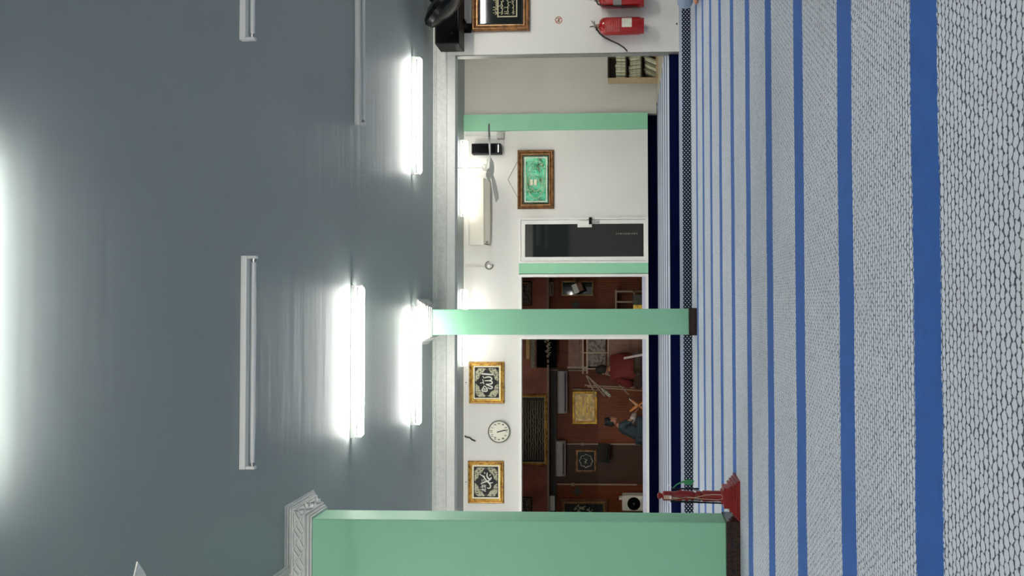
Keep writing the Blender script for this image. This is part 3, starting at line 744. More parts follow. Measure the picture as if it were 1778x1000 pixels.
# black loudspeaker under the ceiling and black fan before it
sx0, sx1 = py_(780, 76, 8.38).x, py_(780, -60, 8.45).x
sz0, sz1 = py_(797, 50, 8.38).z, py_(755, 50, 8.38).z
t_ = thing('loudspeaker', 'black box loudspeaker under the ceiling at the end of the plaster cornice', 'speaker', ((sx0 + sx1) / 2, 8.5, sz0))
MB().box(sx0, sx1, 8.38, 8.66, sz0, sz1).build('cabinet', 'black', t_, bevel=.008)
MB().box(sx0 + .02, sx1 - .02, 8.365, 8.38, sz0 + .02, sz1 - .02).build('grille', 'cloth_black', t_)
MB().lathe((sx0 + .1, 8.366, sz0 + .07), (0, -1, 0), [(.02, 0), (.02, .004), (.012, .005)], 14).build('badge', 'black_gloss', t_)
b0 = py_(819, 50, YB)
MB().box(b0.x - .05, b0.x + .06, YB - .012, YB, b0.z, b0.z + .1).box(b0.x - .02, b0.x + .02, 8.6, YB - .01, b0.z + .03, b0.z + .06).box(b0.x - .02, b0.x + .02, 8.6, 8.64, b0.z + .03, sz0 + .01).build('wall_mount', 'black', t_)
fcn = py_(770, 14, 7.9)
t_ = thing('wall_fan', 'black fan with a long tilted housing hanging before the loudspeaker, cut by the picture edge', 'fan', (fcn.x + .1, 7.9, CEIL))
d = (py_(800, -18, 7.9) - py_(744, 40, 7.9)).normalized(); nrm = Vector((0, -1, 0)).cross(d).normalized()
if nrm.z < 0: nrm = -nrm
cc = (py_(800, -18, 7.9) + py_(744, 40, 7.9)) / 2
ax = (nrm + Vector((0, -.25, 0))).normalized()
RF = (py_(800, -18, 7.9) - py_(744, 40, 7.9)).length / 2 + .03
MB().lathe(cc - ax * .07, ax, [(.03, -.03), (RF * .55, -.02), (RF * .93, .02), (RF, .07), (RF * .95, .11), (RF * .6, .16), (.04, .19)], 40).build('fan_cage', 'black_gloss', t_, smooth=True)
mb = MB()
for k in range(30):
    a = 2 * PI * k / 30; u_ = d; v_ = ax.cross(d).normalized(); e_ = u_ * math.cos(a) + v_ * math.sin(a)
    mb.tube([cc + ax * .072 + e_ * .03, cc + ax * .062 + e_ * RF * .5, cc + ax * .034 + e_ * RF * .95, cc + e_ * (RF + .004)], .003, 5)
mb.build('cage_wires', 'black', t_)
MB().lathe(cc + ax * .06, ax, [(.05, 0), (.07, .01), (.07, .1), (.04, .13)], 20).build('motor', 'black', t_, smooth=True)
MB().tube([cc + ax * .15, cc + ax * .2 + Vector((.05, .0, .02)), Vector((cc.x + .2, 7.9, CEIL - .001))], .02, 10).build('bracket_arm', 'black', t_)
MB().box(cc.x + .14, cc.x + .26, 7.84, 7.96, CEIL - .012, CEIL - .0005).build('mounting_plate', 'black', t_)

# ------------------------------------------------------------------ bookcase with booklets
yB = 11.95
x0, x1, z0, z1 = rect(1055, 90, 1145, 137, yB); z0 = Z2 + .012; D_ = .26
t_ = thing('bookcase', 'small pale wooden bookcase full of cream booklets standing behind the partition edge', 'bookcase', ((x0 + x1) / 2, yB, z0))
th = .022
for a in (x0, x1 - th): MB().box(a, a + th, yB, yB + D_, z0, z1).build('side_panel', 'birch', t_)
MB().box(x0 + th, x1 - th, yB + D_ - .01, yB + D_, z0, z1).build('back_panel', 'dark_wood', t_)
MB().box(x0 + th, x1 - th, yB, yB + D_ - .01, z1 - .018, z1).build('top_board', 'dark_wood', t_)
MB().box(x0 + th, x1 - th, yB, yB + D_ - .01, z0, z0 + .03).build('bottom_board', 'birch', t_)
zs = [py_(v, 115, yB).z for v in (1143, 1112.5, 1086)]
for z in zs[1:]: MB().box(x0 + th, x1 - th, yB + .005, yB + D_ - .01, z - .02, z).build('shelf', 'dark_wood', t_)
zs[0] = z0 + .03
rb = random.Random(11)
for si, (z, n, hh, lb, gp, lean) in enumerate(((zs[2], 8, .16, 'cream booklet standing upright on the top shelf of the bookcase', 'booklets on the top shelf', .03),
                                        (zs[1], 10, .19, 'thin booklet leaning on the middle shelf of the bookcase', 'booklets on the middle shelf', -.12),
                                        (zs[0], 11, .2, 'thin grey-green booklet slanting on the bottom shelf of the bookcase', 'booklets on the bottom shelf', .42))):
    sh0 = hh * math.sin(lean); w_ = x1 - x0 - 2 * th - .012 - abs(sh0); step = w_ / n
    lim = {0: z1 - .018 - zs[2], 1: zs[2] - .02 - zs[1], 2: zs[1] - .02 - zs[0]}[si] - .012
    for k in range(n):
        xx = x0 + th + .005 + step * k
        H = min(hh * rb.uniform(.88, 1.0), lim); tk = step * rb.uniform(.62, .85)
        sh = H * math.sin(lean); xx += max(0, -sh0)
        Hc = math.sqrt(max(H * H - sh * sh, .01))
        y0_ = yB + .05 + rb.uniform(0, .03)
        MB().prism([(xx, z + .0005), (xx + tk, z + .0005), (xx + tk + sh, z + Hc), (xx + sh, z + Hc)], y0_, y0_ + .15).build('booklet', 'book' if (si < 2 and rb.random() < .8) or rb.random() < .35 else 'book2', None, label=lb, category='booklet', group=gp)

# ------------------------------------------------------------------ red stand before the wide column
YS = 5.2
bs = py_(1270, 862, YS)
def sy(px): return py_(px, 862, YS).z
hs = sy(1257) ; xs = bs.x
g0 = pz_(1285, 862, 0)
YS = g0.y + .12; xs = py_(1200, 861, YS).x
s_ = F_PX / YS
def zz(px): return EYE - (px - HORIZON) / s_
t_ = thing('red_stand', 'red painted turned wooden stand with stepped base, cables and a green strap', 'stand', (xs, YS, 0))
zb = zz(1282)
lv = [(33, 0), (33, .016), (29, .016), (29, .03), (26, .03), (26, .045), (22, .045), (22, .062), (17, .062), (17, .098), (12, .1), (10, .112)]
MB().ring_levels(xs, xs, YS, YS, [(a / s_, b_) for a, b_ in lv]).build('stepped_base', 'red_paint', t_)
prof = [(1262, 9), (1235, 9.2), (1218, 9.5), (1215, 7.5), (1212, 9.5), (1208, 7), (1204, 6), (1200, 8.5), (1196, 8.5), (1188, 9.2), (1176, 9), (1170, 8), (1167, 7.5)]
sh_ = MB().lathe((xs, YS, 0), (0, 0, 1), [(r_ / s_, zz(p_)) for p_, r_ in prof], 20).build('turned_shaft', 'red_paint', t_, smooth=True)
MB().lathe((xs, YS, 0), (0, 0, 1), [(r_ / s_, zz(p_)) for p_, r_ in ((1167, 7), (1165, 8), (1150, 8), (1148, 6), (1147, 3.4), (1144, 5.4), (1141, 5.2), (1139.5, 2))], 20).build('finial', 'red_paint', t_, smooth=True)
MB().box(xs - 3 / s_, xs + 3 / s_, YS - 12 / s_, YS - 7 / s_, zz(1163), zz(1150)).build('socket_plate', 'tan', t_, bevel=.002)
MB().box(xs - 2.5 / s_, xs + 2.5 / s_, YS - 13 / s_, YS - 12 / s_, zz(1163), zz(1160)).build('white_switch', 'white', t_)
cab = [(1164, 863), (1180, 865), (1195, 863), (1205, 864), (1216, 862), (1225, 859.5), (1240, 858.5), (1252, 859), (1255, 862), (1254, 866), (1248, 868), (1232, 867), (1215, 866), (1205, 864.5), (1190, 863.5), (1175, 866), (1166, 866)]
cp_ = [py_(a, b_, YS - .042) for a, b_ in cab]
MB().tube(cp_, .0028, 6).build('cable_loop', 'tan', t_, smooth=True)
def rodp(a, b_, y=None): return py_(a, b_, y or YS - .03)
MB().tube([rodp(1167, 848.5), rodp(1213, 848.5)], .005, 8).build('black_rod', 'black', t_)
MB().tube([rodp(1164, 870.5), rodp(1250, 873.5), rodp(1258, 875)], .005, 8).build('black_rod', 'black', t_)
MB().tube([rodp(1167, 848.2, YS - .02), rodp(1184, 848.2, YS - .02)], .003, 6).build('steel_pin', 'steel', t_)
for a, b_ in (((1205, 850.5), (1212, 851)), ((1204, 868.5), (1214, 869)), ((1184, 868.5), (1190, 868)), ((1195, 868.5), (1200, 868))):
    MB().tube([rodp(*a), rodp(*b_)], .007, 8).build('steel_clip', 'steel', t_)
gs = [(1168, 848), (1175, 841), (1184, 837), (1195, 835), (1204, 837), (1200, 839), (1188, 839.5)]
MB().tube([rodp(*p_) for p_ in gs], .01, 8, rs=[.004, .004, .006, .012, .01, .012, .006], flat=.35).build('green_strap', 'green_tape', t_, smooth=True)
MB().tube([rodp(1159, 874, YS), rodp(1163, 870, YS), rodp(1160, 866, YS)], .003, 6).tube([rodp(1160, 842, YS), rodp(1166, 846, YS)], .002, 6).build('wire_ends', 'white', t_)
# rods lean against the shaft through small cross ties
MB().box(rodp(1180, 869).x - .002, rodp(1180, 849).x + .002, YS - .014, YS - .006, zz(1181), zz(1178)).box(rodp(1208, 871).x - .002, rodp(1208, 849).x + .002, YS - .014, YS - .006, zz(1209), zz(1206)).build('cross_tie', 'red_paint', t_)

# ------------------------------------------------------------------ the panelled room seen through the openings
IC = 3.75; XI = X(470) + .35
struct(MB().box(XL, XI + .1, YI, YI + .1, Z3, IC), 'wall_inner', 'panelling')
struct(MB().box(XI, XI + .1, YW + .15, YI, Z3, IC), 'wall_inner_side', 'panelling_fine')
struct(MB().box(XL, XI + .1, YW + .15, YI + .1, IC, IC + .1), 'ceiling_inner', 'inner_ceiling')
zb_ = py_(952, 700, YI - .35).z
struct(MB().box(XL, XI, YI - .35, YI, zb_, IC), 'wall_bulkhead', 'maroon')
def rb_(px0, py0, px1, py1, y=YI): return rect(px0, py0, px1, py1, y)
tr = MB()
a0, a1, c0_, c1_ = rb_(950, 588, 953, 900, YI - .37); tr.box(XL, XI, YI - .37, YI - .35, c0_, c1_)
struct(tr, 'trim_8', 'beige_trim')
a0, a1, c0_, c1_ = rb_(955, 644, 1000, 840, YI - .06)
struct(MB().box(XL, a1, YI - .08, YI - .001, py_(967, 700, YI).z, zb_), 'trim_9', 'shade')  # dark strip standing for the shadow under the bulkhead
# finer, darker panelling between the two vertical battens
a0, a1, c0_, c1_ = rb_(953, 771, 1114, 840)
struct(MB().box(a0, a1, YI - .03, YI - .001, Z3, zb_ - .1), 'wall_inner_panel', 'panelling_fine')
for i, (pp_, p0, p1) in enumerate(((771, 985, 1112), (841, 958, 1106), (643, 950, 1018))):
    a0, a1, c0_, c1_ = rb_(p0, pp_ - 1.2, p1, pp_ + 1.2, YI - .04)
    m_ = MB().box(a0, a1, YI - .045, YI - .03 if i < 2 else YI, c0_, c1_)
    a0, a1, c2_, c3_ = rb_((p0 + p1) / 2 - 40, pp_ - 2.5, (p0 + p1) / 2 - 35, pp_ + 2.5, YI - .04)
    m_.box(a0, a1, YI - .055, YI - .03, c2_, c3_)
    struct(m_, 'trim_%d' % (10 + i), 'beige_trim')
def inner_pic(label, r, y, k, fm, mount, board, name='framed_picture', mw=.02):
    return picture(label, r, y, k, fm, mount, mw, board, name=name)
t_, b, inn = inner_pic('wide gold-framed panel of fine script rows high on the maroon wall beyond the opening', rb_(892, 684, 951, 808, YI - .36), YI - .36, .9, 'gold', 'script_cream', 'board_black', mw=.012)
x0, x1, z0, z1 = inn; mb = []
rnd = random.Random(5)
nrow = 11
for r_ in range(nrow):
    zc = z0 + .03 + (z1 - z0 - .06) * r_ / (nrow - 1); pts = []; xx = x0 + .04
    while xx < x1 - .04:
        pts.append((xx, zc + rnd.uniform(-.012, .012))); xx += rnd.uniform(.015, .04)
    mb.append((.012, pts))
strokes(b, mb, YI, lambda a, c_: Vector((a, YI - .372, c_)), m='script_cream', name='script_rows')
t_, b, inn = inner_pic('small gold foil picture in a gold frame at the middle of the panelled wall', rb_(994, 679, 1037, 736), YI, .85, 'gold_bright', None, 'gold_foil')
x0, x1, z0, z1 = inn
strokes(b, [(.03, [(x0 + .08, z0 + (z1 - z0) * f), (x0 + .16, z0 + (z1 - z0) * f + .02), (x1 - .08, z0 + (z1 - z0) * f)]) for f in (.25, .45, .65, .82)], YI, lambda a, c_: Vector((a, YI - .012, c_)), m='gold_bright', name='foil_relief')
t_, b, inn = inner_pic('square dark picture with a round pale wreath, beside the dark hanging screen', rb_(999, 780, 1036, 820, YI - .03), YI - .03, .6, 'bronze', None, 'board_black')
x0, x1, z0, z1 = inn; cx_, cz_ = (x0 + x1) / 2, (z0 + z1) / 2
strokes(b, [(.02, [(cx_ + (.125 + .012 * math.cos(8 * a)) * math.cos(a), cz_ + (.125 + .012 * math.cos(8 * a)) * math.sin(a)) for a in [2 * PI * i / 40 for i in range(41)]]),
            (.014, [(cx_ - .05, cz_ - .03), (cx_ - .02, cz_ + .05), (cx_ + .01, cz_ - .04), (cx_ + .05, cz_ + .05)]), (.014, [(cx_ - .06, cz_ + .02), (cx_ + .05, cz_ - .02)])], YI, lambda a, c_: Vector((a, YI - .045, c_)), m='scroll', name='wreath')
t_, b, inn = inner_pic('wooden framed dark panel with large pale script, right of the white boxed fan', rb_(972, 866, 1056, 925), YI, 1.2, 'wood_brown', 'gold', 'board_black', mw=.02)
x0, x1, z0, z1 = inn; mb = []
for i in range(16):
    u, v = rnd.uniform(x0 + .05, x1 - .05), rnd.uniform(z0 + .1, z1 - .1)
    mb.append((.022, [(u, v), (u + rnd.uniform(-.05, .05), v + rnd.uniform(.05, .12)), (u + rnd.uniform(.02, .1), v + rnd.uniform(-.05, .1))]))
strokes(b, mb, YI, lambda a, c_: Vector((a, YI - .013, c_)), m='scroll', name='script')
inner_pic('dull patterned picture cut by the wide column, high on the maroon wall', rb_(903, 862, 924, 905, YI - .36), YI - .36, .6, 'dark_wood', None, 'carved')
inner_pic('carved dark relief in a thin frame at the top of the narrow opening', rb_(900, 488, 924, 531, YI - .36), YI - .36, .6, 'dark_wood', None, 'carved')
inner_pic('dark framed board behind the tilted white box in the narrow opening', rb_(974, 487, 1031, 515), YI, .45, 'bronze', None, 'glass_dark')

def inner_ac(label, r, y, m):
    x0, x1, z0, z1 = r; t_ = thing('air_conditioner', label, 'air conditioner', ((x0 + x1) / 2, y, z0)); H_ = z1 - z0
    MB().profx([(y, z1), (y - .17, z1), (y - .19, z1 - .03), (y - .19, z0 + H_ * .3), (y - .15, z0), (y, z0)], x0, x1).build('housing', m, t_, bevel=.006)
    MB().box(x0 + .04, x1 - .04, y - .194, y - .14, z0 + H_ * .16, z0 + H_ * .24).build('outlet', 'black', t_)
    return t_
inner_ac('grey air conditioner on the panelled wall above the gold foil picture', rb_(969, 643, 986, 716, YI - .1), YI - .08, 'ac_grey')
inner_ac('grey air conditioner on the panelled wall above the square wreath picture', rb_(966, 764, 983, 824, YI - .1), YI - .08, 'ac_grey')
inner_ac('small pale air conditioner in the narrow opening above the dark framed board', rb_(950, 490, 962, 514, YI), YI, 'beige_trim')
x0, x1, z0, z1 = rb_(954, 859, 964, 885)
t_ = thing('wall_lamp_box', 'small pale box lamp on the panelled wall above the wooden framed script panel', 'lamp', ((x0 + x1) / 2, YI, z0))
MB().box(x0, x1, YI - .09, YI, z0, z1).build('cover', 'white', t_, bevel=.01); MB().box(x0 + .02, x1 - .02, YI - .095, YI - .09, z0 + .02, z1 - .02).build('diffuser', 'cream', t_)
# hanging screen
x0, x1, z0, z1 = rb_(1038, 770, 1059, 804, YI - .3)
t_ = thing('wall_screen', 'dark tilted flat screen on the panelled wall beside the square wreath picture', 'screen', ((x0 + x1) / 2, YI - .3, z0))
R3 = Matrix.Rotation(math.radians(-12), 3, 'X') @ Matrix.Rotation(math.radians(14), 3, 'Z')
MB().box(x0, x1, YI - .33, YI - .28, z0, z1, rot=R3).build('casing', 'black', t_, bevel=.004)
MB().box(x0 + .02, x1 - .02, YI - .336, YI - .32, z0 + .015, z1 - .015, rot=R3, c=((x0 + x1) / 2, YI - .305, (z0 + z1) / 2)).build('display', 'glass_dark', t_)
MB().tube([((x0 + x1) / 2, YI - .29, (z0 + z1) / 2), ((x0 + x1) / 2 + .1, YI - .03, (z0 + z1) / 2 + .02)], .02, 8).build('bracket', 'black', t_)
# diamond plaques
for px_, pyy, lb in ((1003, 853, 'small dark diamond plaque on the wall beside the wooden framed script panel'), (1000, 529, 'small dark diamond plaque in the narrow opening beside the slim column')):
    p = py_(px_, pyy, YI); h = .1
    t_ = thing('diamond_plaque', lb, 'plaque', (p.x, YI, p.z))
    MB().prism([(p.x, p.z - h), (p.x + h, p.z), (p.x, p.z + h), (p.x - h, p.z)], YI - .02, YI).build('board', 'dark_wood', t_)
    MB().prism([(p.x, p.z - h * .5), (p.x + h * .5, p.z), (p.x, p.z + h * .5), (p.x - h * .5, p.z)], YI - .03, YI - .02).build('boss', 'dull_board', t_)
p = py_(1073, 857, YI)
MB().lathe((p.x, YI, p.z), (0, -1, 0), [(.03, 0), (.03, .02), (.015, .03)], 14).build('wall_boss', 'red_paint', None, label='small dark red boss on the panelled wall above the white round-grilled box', category='boss')
# boxed fan / round-grilled box
x0, x1, z0, z1 = rb_(1080, 861, 1113, 888, YI - .5)
t_ = thing('box_speaker', 'white box with a round black grille on the floor beside the wide column', 'speaker', ((x0 + x1) / 2, YI - .5, Z3))
z0 = Z3 + .0005
bx = MB().box(x0, x1, YI - .5, YI - .2, z0, z1).build('cabinet', 'cream', t_, bevel=.03)
rr_ = min(x1 - x0, z1 - z0) * .42
MB().lathe(((x0 + x1) / 2, YI - .5, (z0 + z1) / 2), (0, -1, 0), [(rr_, 0), (rr_, .01), (rr_ * .9, .02), (rr_ * .3, .005), (.01, .015)], 28).build('round_grille', 'cloth_black', t_, smooth=True)
MB().lathe(((x0 + x1) / 2, YI - .506, (z0 + z1) / 2), (0, -1, 0), [(.02, 0), (.02, .014)], 12).build('centre_cap', 'steel', t_)
MB().box(x1 - .09, x1 - .05, YI - .45, YI - .3, z1, z1 + .06).build('handle', 'cream', t_)

# carved wooden pulpit with canopy cloth at the left of the slim column
yp = YI - .8
x0, x1, z0, z1 = rect(1018, 584, 1072, 640, yp)
t_ = thing('pulpit', 'dark brown wooden pulpit with panelled sides and rails behind the seated person in red', 'pulpit', ((x0 + x1) / 2, yp, Z3))
xa, xb = x0, x1 + .3
zt_, zm_, zl_ = py_(985, 600, yp).z, py_(1015, 600, yp).z, py_(1056, 600, yp).z
MB().box(xa, xb, yp, yp + .5, Z3, zl_).build('base_box', 'wood_brown', t_)
MB().box(xa, xa + .04, yp, yp + .04, zl_, zt_).box(xb - .04, xb, yp, yp + .04, zl_, zt_).build('posts', 'beige_trim', t_)
MB().box(xa, xb, yp, yp + .03, zl_ + .05, zm_ - .06).build('side_panel', 'carved', t_)
MB().box(xa + .04, xb - .04, yp - .01, yp + .03, zm_ + .05, zt_ - .02).box(xa + .16, xb - .16, yp - .03, yp - .01, zm_ + .1, zt_ - .12).build('raised_panel', 'wood_brown', t_)
rl = MB()
for z in (zl_, zm_ - .05, zm_ + .03): rl.box(xa - .1, xb, yp - .03, yp, z - .015, z + .015)
for i in range(4): xx = xa + (xb - xa) * i / 3; rl.box(xx - .012, xx + .012, yp - .025, yp - .005, zl_, zm_ + .03)
rl.build('rails', 'beige_trim', t_)
# black cloth hanging with fringe and the pale rod
x0, x1, z0, z1 = rect(931, 575, 966, 639, YI - .45)
t_ = thing('embroidered_curtain', 'black embroidered curtain with a pale fringe high behind the seated person in red', 'curtain', ((x0 + x1) / 2, YI - .45, z0))
n = 40; mb = MB(); A = []; B = []
for i in range(n + 1):
    xx = x0 + (x1 - x0) * i / n; yy = YI - .365 + .012 * math.sin(i * 1.1)
    A.append((xx, yy, z0)); B.append((xx, yy, z1))
a = mb.verts(A); b_ = mb.verts(B); a2 = mb.verts([(p[0], p[1] + .006, p[2]) for p in A]); b2 = mb.verts([(p[0], p[1] + .006, p[2]) for p in B])
for i in range(n): mb.face([a[i], a[i + 1], b_[i + 1], b_[i]]); mb.face([a2[i], b2[i], b2[i + 1], a2[i + 1]]); mb.face([a[i], a2[i], a2[i + 1], a[i + 1]]); mb.face([b_[i], b_[i + 1], b2[i + 1], b2[i]])
cu_ = mb.build('cloth', 'cloth_black', t_)
f0 = py_(929, 600, YI - .45).z; f1 = py_(921, 600, YI - .45).z
fr_ = MB()
for i in range(34):
    xx = x0 + (x1 - x0) * (i + .5) / 34; fr_.box(xx - .008, xx + .008, YI - .395, YI - .38, f0 + rnd.uniform(0, .02), f1)
fr_.build('fringe', 'scroll', t_)
mb = []
for i in range(9):
    u, v = x0 + .2 + .05 * i, z0 + rnd.uniform(.12, .2)
    mb.append((.02, [(u, v), (u + .03, v + .06), (u + .06, v - .02)]))
strokes(cu_, mb, YI, lambda a, c_: Vector((a, YI - .38, c_)), m='scroll', name='embroidery')
x0, x1, z0, z1 = rect(912, 560, 919, 624, YI - .5)
MB().tube([(x0, YI - .392, (z0 + z1) / 2), (x1, YI - .392, (z0 + z1) / 2)], .043, 14).build('curtain_rod', 'pale_rod', None, smooth=True, label='thick pale yellow rod above the black embroidered curtain', category='rod')
x0, x1, z0, z1 = rb_(966, 600, 1016, 642)
# low folding stands, easels and racks leaning by the wall behind the two seated people
def stick_thing(name, label, cat, segs, y0, mats='beige_trim', r=.012):
    P = [[py_(a, b_, y0) for a, b_ in s] for s in segs]
    lo = min(p.z for s in P for p in s); cxm = sum(p.x for s in P for p in s) / sum(len(s) for s in P)
    t_ = thing(name, label, cat, (cxm, y0, max(lo, Z3)))
    for i, s in enumerate(P):
        for p in s: p.y += .015 * i; p.z = max(p.z, Z3 + r)
        MB().tube(s, r, 6).build('rail', mats, t_)
    return t_
stick_thing('folding_rack', 'wooden folding rack with long thin rails right of the gold foil picture', 'rack',
            [[(1018, 652), (1036, 690)], [(1022, 655), (1050, 688)], [(1015, 669), (1118, 674)], [(1020, 672), (1118, 679)], [(1062, 655), (1092, 686)], [(1118, 672), (1045, 648)]], 15.1)
t_ = stick_thing('fly_whisk', 'pale whisk leaning across the wooden rack', 'whisk', [[(1019, 652), (1046, 676)]], 15.09, 'beige_trim', .01)
a, b_ = py_(1044, 674, 15.09), py_(1060, 688, 15.09)
MB().tube([a, (a + b_) / 2, b_], .02, 8, rs=[.015, .04, .03]).build('whisk_head', 'scroll', t_)
MB().tube([py_(994, 676, YI - .06), py_(1006, 676, YI - .06), py_(1012, 676.5, YI - .06), py_(1040, 677, YI - .06)], .02, 8, rs=[.012, .03, .012, .02]).build('wall_staff', 'beige_trim', None, smooth=True, label='thin carved staff on the wall along the side of the gold foil picture', category='staff')
# tilted white box in the narrow opening, and the shelf corner
yb_ = 15.2
p = py_(1003, 499, yb_)
t_ = thing('tilted_box', 'tilted box with a white face on an arm in the narrow opening', 'projector', (p.x, yb_, p.z - .1))
Rb = Matrix.Rotation(math.radians(-22), 3, 'Y')
MB().box(p.x - .09, p.x + .08, yb_, yb_ + .2, p.z - .1, p.z + .1, rot=Rb).build('casing', 'wood_brown', t_, bevel=.01)
MB().box(p.x - .1, p.x + .085, yb_ - .01, yb_, p.z + .0, p.z + .1, rot=Rb, c=(p.x, yb_, p.z)).build('white_face', 'white', t_)
MB().tube([(p.x + .05, yb_ + .15, p.z), (p.x + .25, YI, p.z + .12)], .02, 8).build('arm', 'beige_trim', t_)
x0, x1, z0, z1 = rect(1068, 503, 1092, 548, 15.3)
t_ = thing('small_table', 'small pale-topped table with thin legs in the narrow opening beside the slim column', 'table', ((x0 + x1) / 2, 15.3, Z3))
MB().box(x0, x1, 15.3, 15.7, z1 - .03, z1).build('table_top', 'beige_trim', t_)
for xx in (x0 + .02, (x0 + x1) / 2, x1 - .05):
    MB().box(xx, xx + .03, 15.31, 15.34, Z3, z1 - .03).build('leg', 'beige_trim', t_)
MB().box(x0 + .02, x1 - .02, 15.31, 15.34, Z3 + .2, Z3 + .23).build('stretcher', 'beige_trim', t_)
x0, x1, z0, z1 = rect(1101, 511, 1115, 548, 14.9); z0 = Z3 + .0005
t_ = thing('storage_box', 'pale green and yellow box on the floor in the narrow opening', 'box', ((x0 + x1) / 2, 14.9, z0))
MB().box(x0, x1, 14.9, 15.2, z0, z0 + .24).build('box_body', 'dull_board', t_, bevel=.01); MB().box(x0 + .002, (x0 + x1) / 2, 14.895, 14.9, z0 + .01, z0 + .23).build('yellow_panel', 'gold_bright', t_)
lm = thing('fluorescent_lamp', 'added unseen fill tube on the ceiling of the panelled room, above the view', 'lamp', (-1.6, 13.6, IC))  # added lamp, gives the panelled room weak warm light
MB().box(-2.2, -1.0, 13.58, 13.62, IC - .036, IC).build('batten', 'batten', lm)
M['fill_dim'] = emit('dim_fill_tube', (1, .8, .6, 1), TUBE * .22)
MB().tube([(-2.18, 13.6, IC - .07), (-1.02, 13.6, IC - .07)], .013, 12).build('lamp_tube', 'fill_dim', lm)

# ------------------------------------------------------------------ people
def skin(name, m, parent, V, E_, R, sub=2, root=0, **tags):
    me = bpy.data.meshes.new(name); me.from_pydata([Vector(v) for v in V], E_, [])
    o = bpy.data.objects.new(name, me); COL.objects.link(o)
    md = o.modifiers.new('s', 'SKIN'); md.use_smooth_shade = True
    sv = me.skin_vertices[0].data
    for i, r in enumerate(R): sv[i].radius = r if isinstance(r, tuple) else (r, r)
    for i in range(len(V)): sv[i].use_root = (i == root)
    sb = o.modifiers.new('u', 'SUBSURF'); sb.levels = sub; sb.render_levels = sub
    bpy.context.view_layer.update()
    nm = bpy.data.meshes.new_from_object(o.evaluated_get(bpy.context.evaluated_depsgraph_get()))
    bpy.data.objects.remove(o); off = wl(parent)
    for v in nm.vertices: v.co -= off
    for p in nm.polygons: p.use_smooth = True
    nm.materials.clear(); nm.materials.append(M[m])
    o = bpy.data.objects.new(name, nm); COL.objects.link(o); o.parent = parent
    for k, v in tags.items(): o[k] = v
    return o
def seated_person(label, base, face, sc_=1.0, lean=.2, shirt='shirt_red', legs='shirt_dark', sleeve=None, cap=None, headturn=0, knee_out=.34, arms='lap', bulk=1.0, foot=.2):
    """cross-legged figure; face = heading angle of the body in the floor plane"""
    fx, fy = math.cos(face), math.sin(face); rx, ry = fy, -fx
    def W(r, f, u): return Vector((base.x + (rx * r + fx * f) * sc_, base.y + (ry * r + fy * f) * sc_, base.z + u * sc_))
    root = thing('person', label, 'person', (base.x, base.y, base.z))
    pelvis, waist, chest, neck = W(0, 0, .13), W(0, .04 + lean * .15, .28), W(0, .02 + lean * .42, .47), W(0, .0 + lean * .62, .6)
    hd = neck + (W(0, .03 + lean * .12, .0) - W(0, 0, 0)) + Vector((0, 0, .15 * sc_))
    V = [pelvis, waist, chest, neck, neck + Vector((0, 0, .06 * sc_)) + (W(0, .02, 0) - W(0, 0, 0))]
    R = [(.15, .11), (.13, .1), (.16, .1), (.055, .055), (.05, .05)]
    E_ = [(0, 1), (1, 2), (2, 3), (3, 4)]
    sh = []
    for s in (-1, 1):
        i = len(V); S = W(s * .17, lean * .5, .54); El = W(s * .25, .1 + lean * .55, .3)
        Wr = W(s * .13, .34 + lean * .35, .24) if arms == 'lap' else W(s * .3, .3, .12)
        V += [S, El, Wr]; R += [(.06, .055), (.045, .042), (.03, .026)]; E_ += [(2, i), (i, i + 1), (i + 1, i + 2)]; sh.append((S, El, Wr))
        # hand with palm and separate fingers
        hd_ = (Wr - El).normalized(); pal = Wr + hd_ * .07 * sc_; j = len(V); V += [pal]; R += [(.036, .018)]; E_ += [(i + 2, j)]
        side = hd_.cross(Vector((0, 0, 1))).normalized()
        for q in range(4):
            o_ = (q - 1.5) * .017 * sc_; k = len(V); ln = (.07, .08, .075, .06)[q] * sc_
            V += [pal + side * o_ + hd_ * .03 * sc_, pal + side * o_ + hd_ * (.03 * sc_ + ln * .6) - Vector((0, 0, .012)), pal + side * o_ + hd_ * (.03 * sc_ + ln) - Vector((0, 0, .03))]
            R += [(.009, .009), (.008, .008), (.007, .007)]; E_ += [(j, k), (k, k + 1), (k + 1, k + 2)]
        k = len(V); V += [pal - hd_ * .02 * sc_ + side * -s * .035 * sc_, pal + hd_ * .02 * sc_ + side * -s * .055 * sc_]; R += [(.011, .011), (.009, .009)]; E_ += [(j, k), (k, k + 1)]
    lg = []
    for s in (-1, 1):
        i = len(V); H_ = W(s * .1, .02, .12); K = W(s * knee_out, .32, .15); A_ = W(-s * (foot - .14), .36 + (foot - .2) * .3, .07); T_ = W(-s * foot, .40 + (foot - .2) * .4, .045)
        V += [H_, K, A_, T_]; R += [(.085, .08), (.06, .058), (.04, .035), (.035, .022)]; E_ += [(0, i), (i, i + 1), (i + 1, i + 2), (i + 2, i + 3)]; lg.append((H_, K, A_, T_))
    R = [(a * sc_, b * sc_) for a, b in R]
    body = skin('body', 'skin', root, V, E_, R, 2)
    # head: shaped skull with nose, brow, ears
    hf = face + headturn; F3 = Vector((math.cos(hf), math.sin(hf), 0)); R3_ = Vector((math.sin(hf), -math.cos(hf), 0))
    rotm = Matrix((R3_, F3, Vector((0, 0, 1)))).transposed()
    hm = MB().ell(hd, (.075 * sc_, .092 * sc_, .115 * sc_), 20, 14, rot=rotm)
    hm.ell(hd + F3 * .092 * sc_ - Vector((0, 0, .01)), (.014, .02, .028), 8, 6, rot=rotm)
    hm.ell(hd + F3 * .055 * sc_ - Vector((0, 0, .07 * sc_)), (.045, .035, .04), 10, 8, rot=rotm)
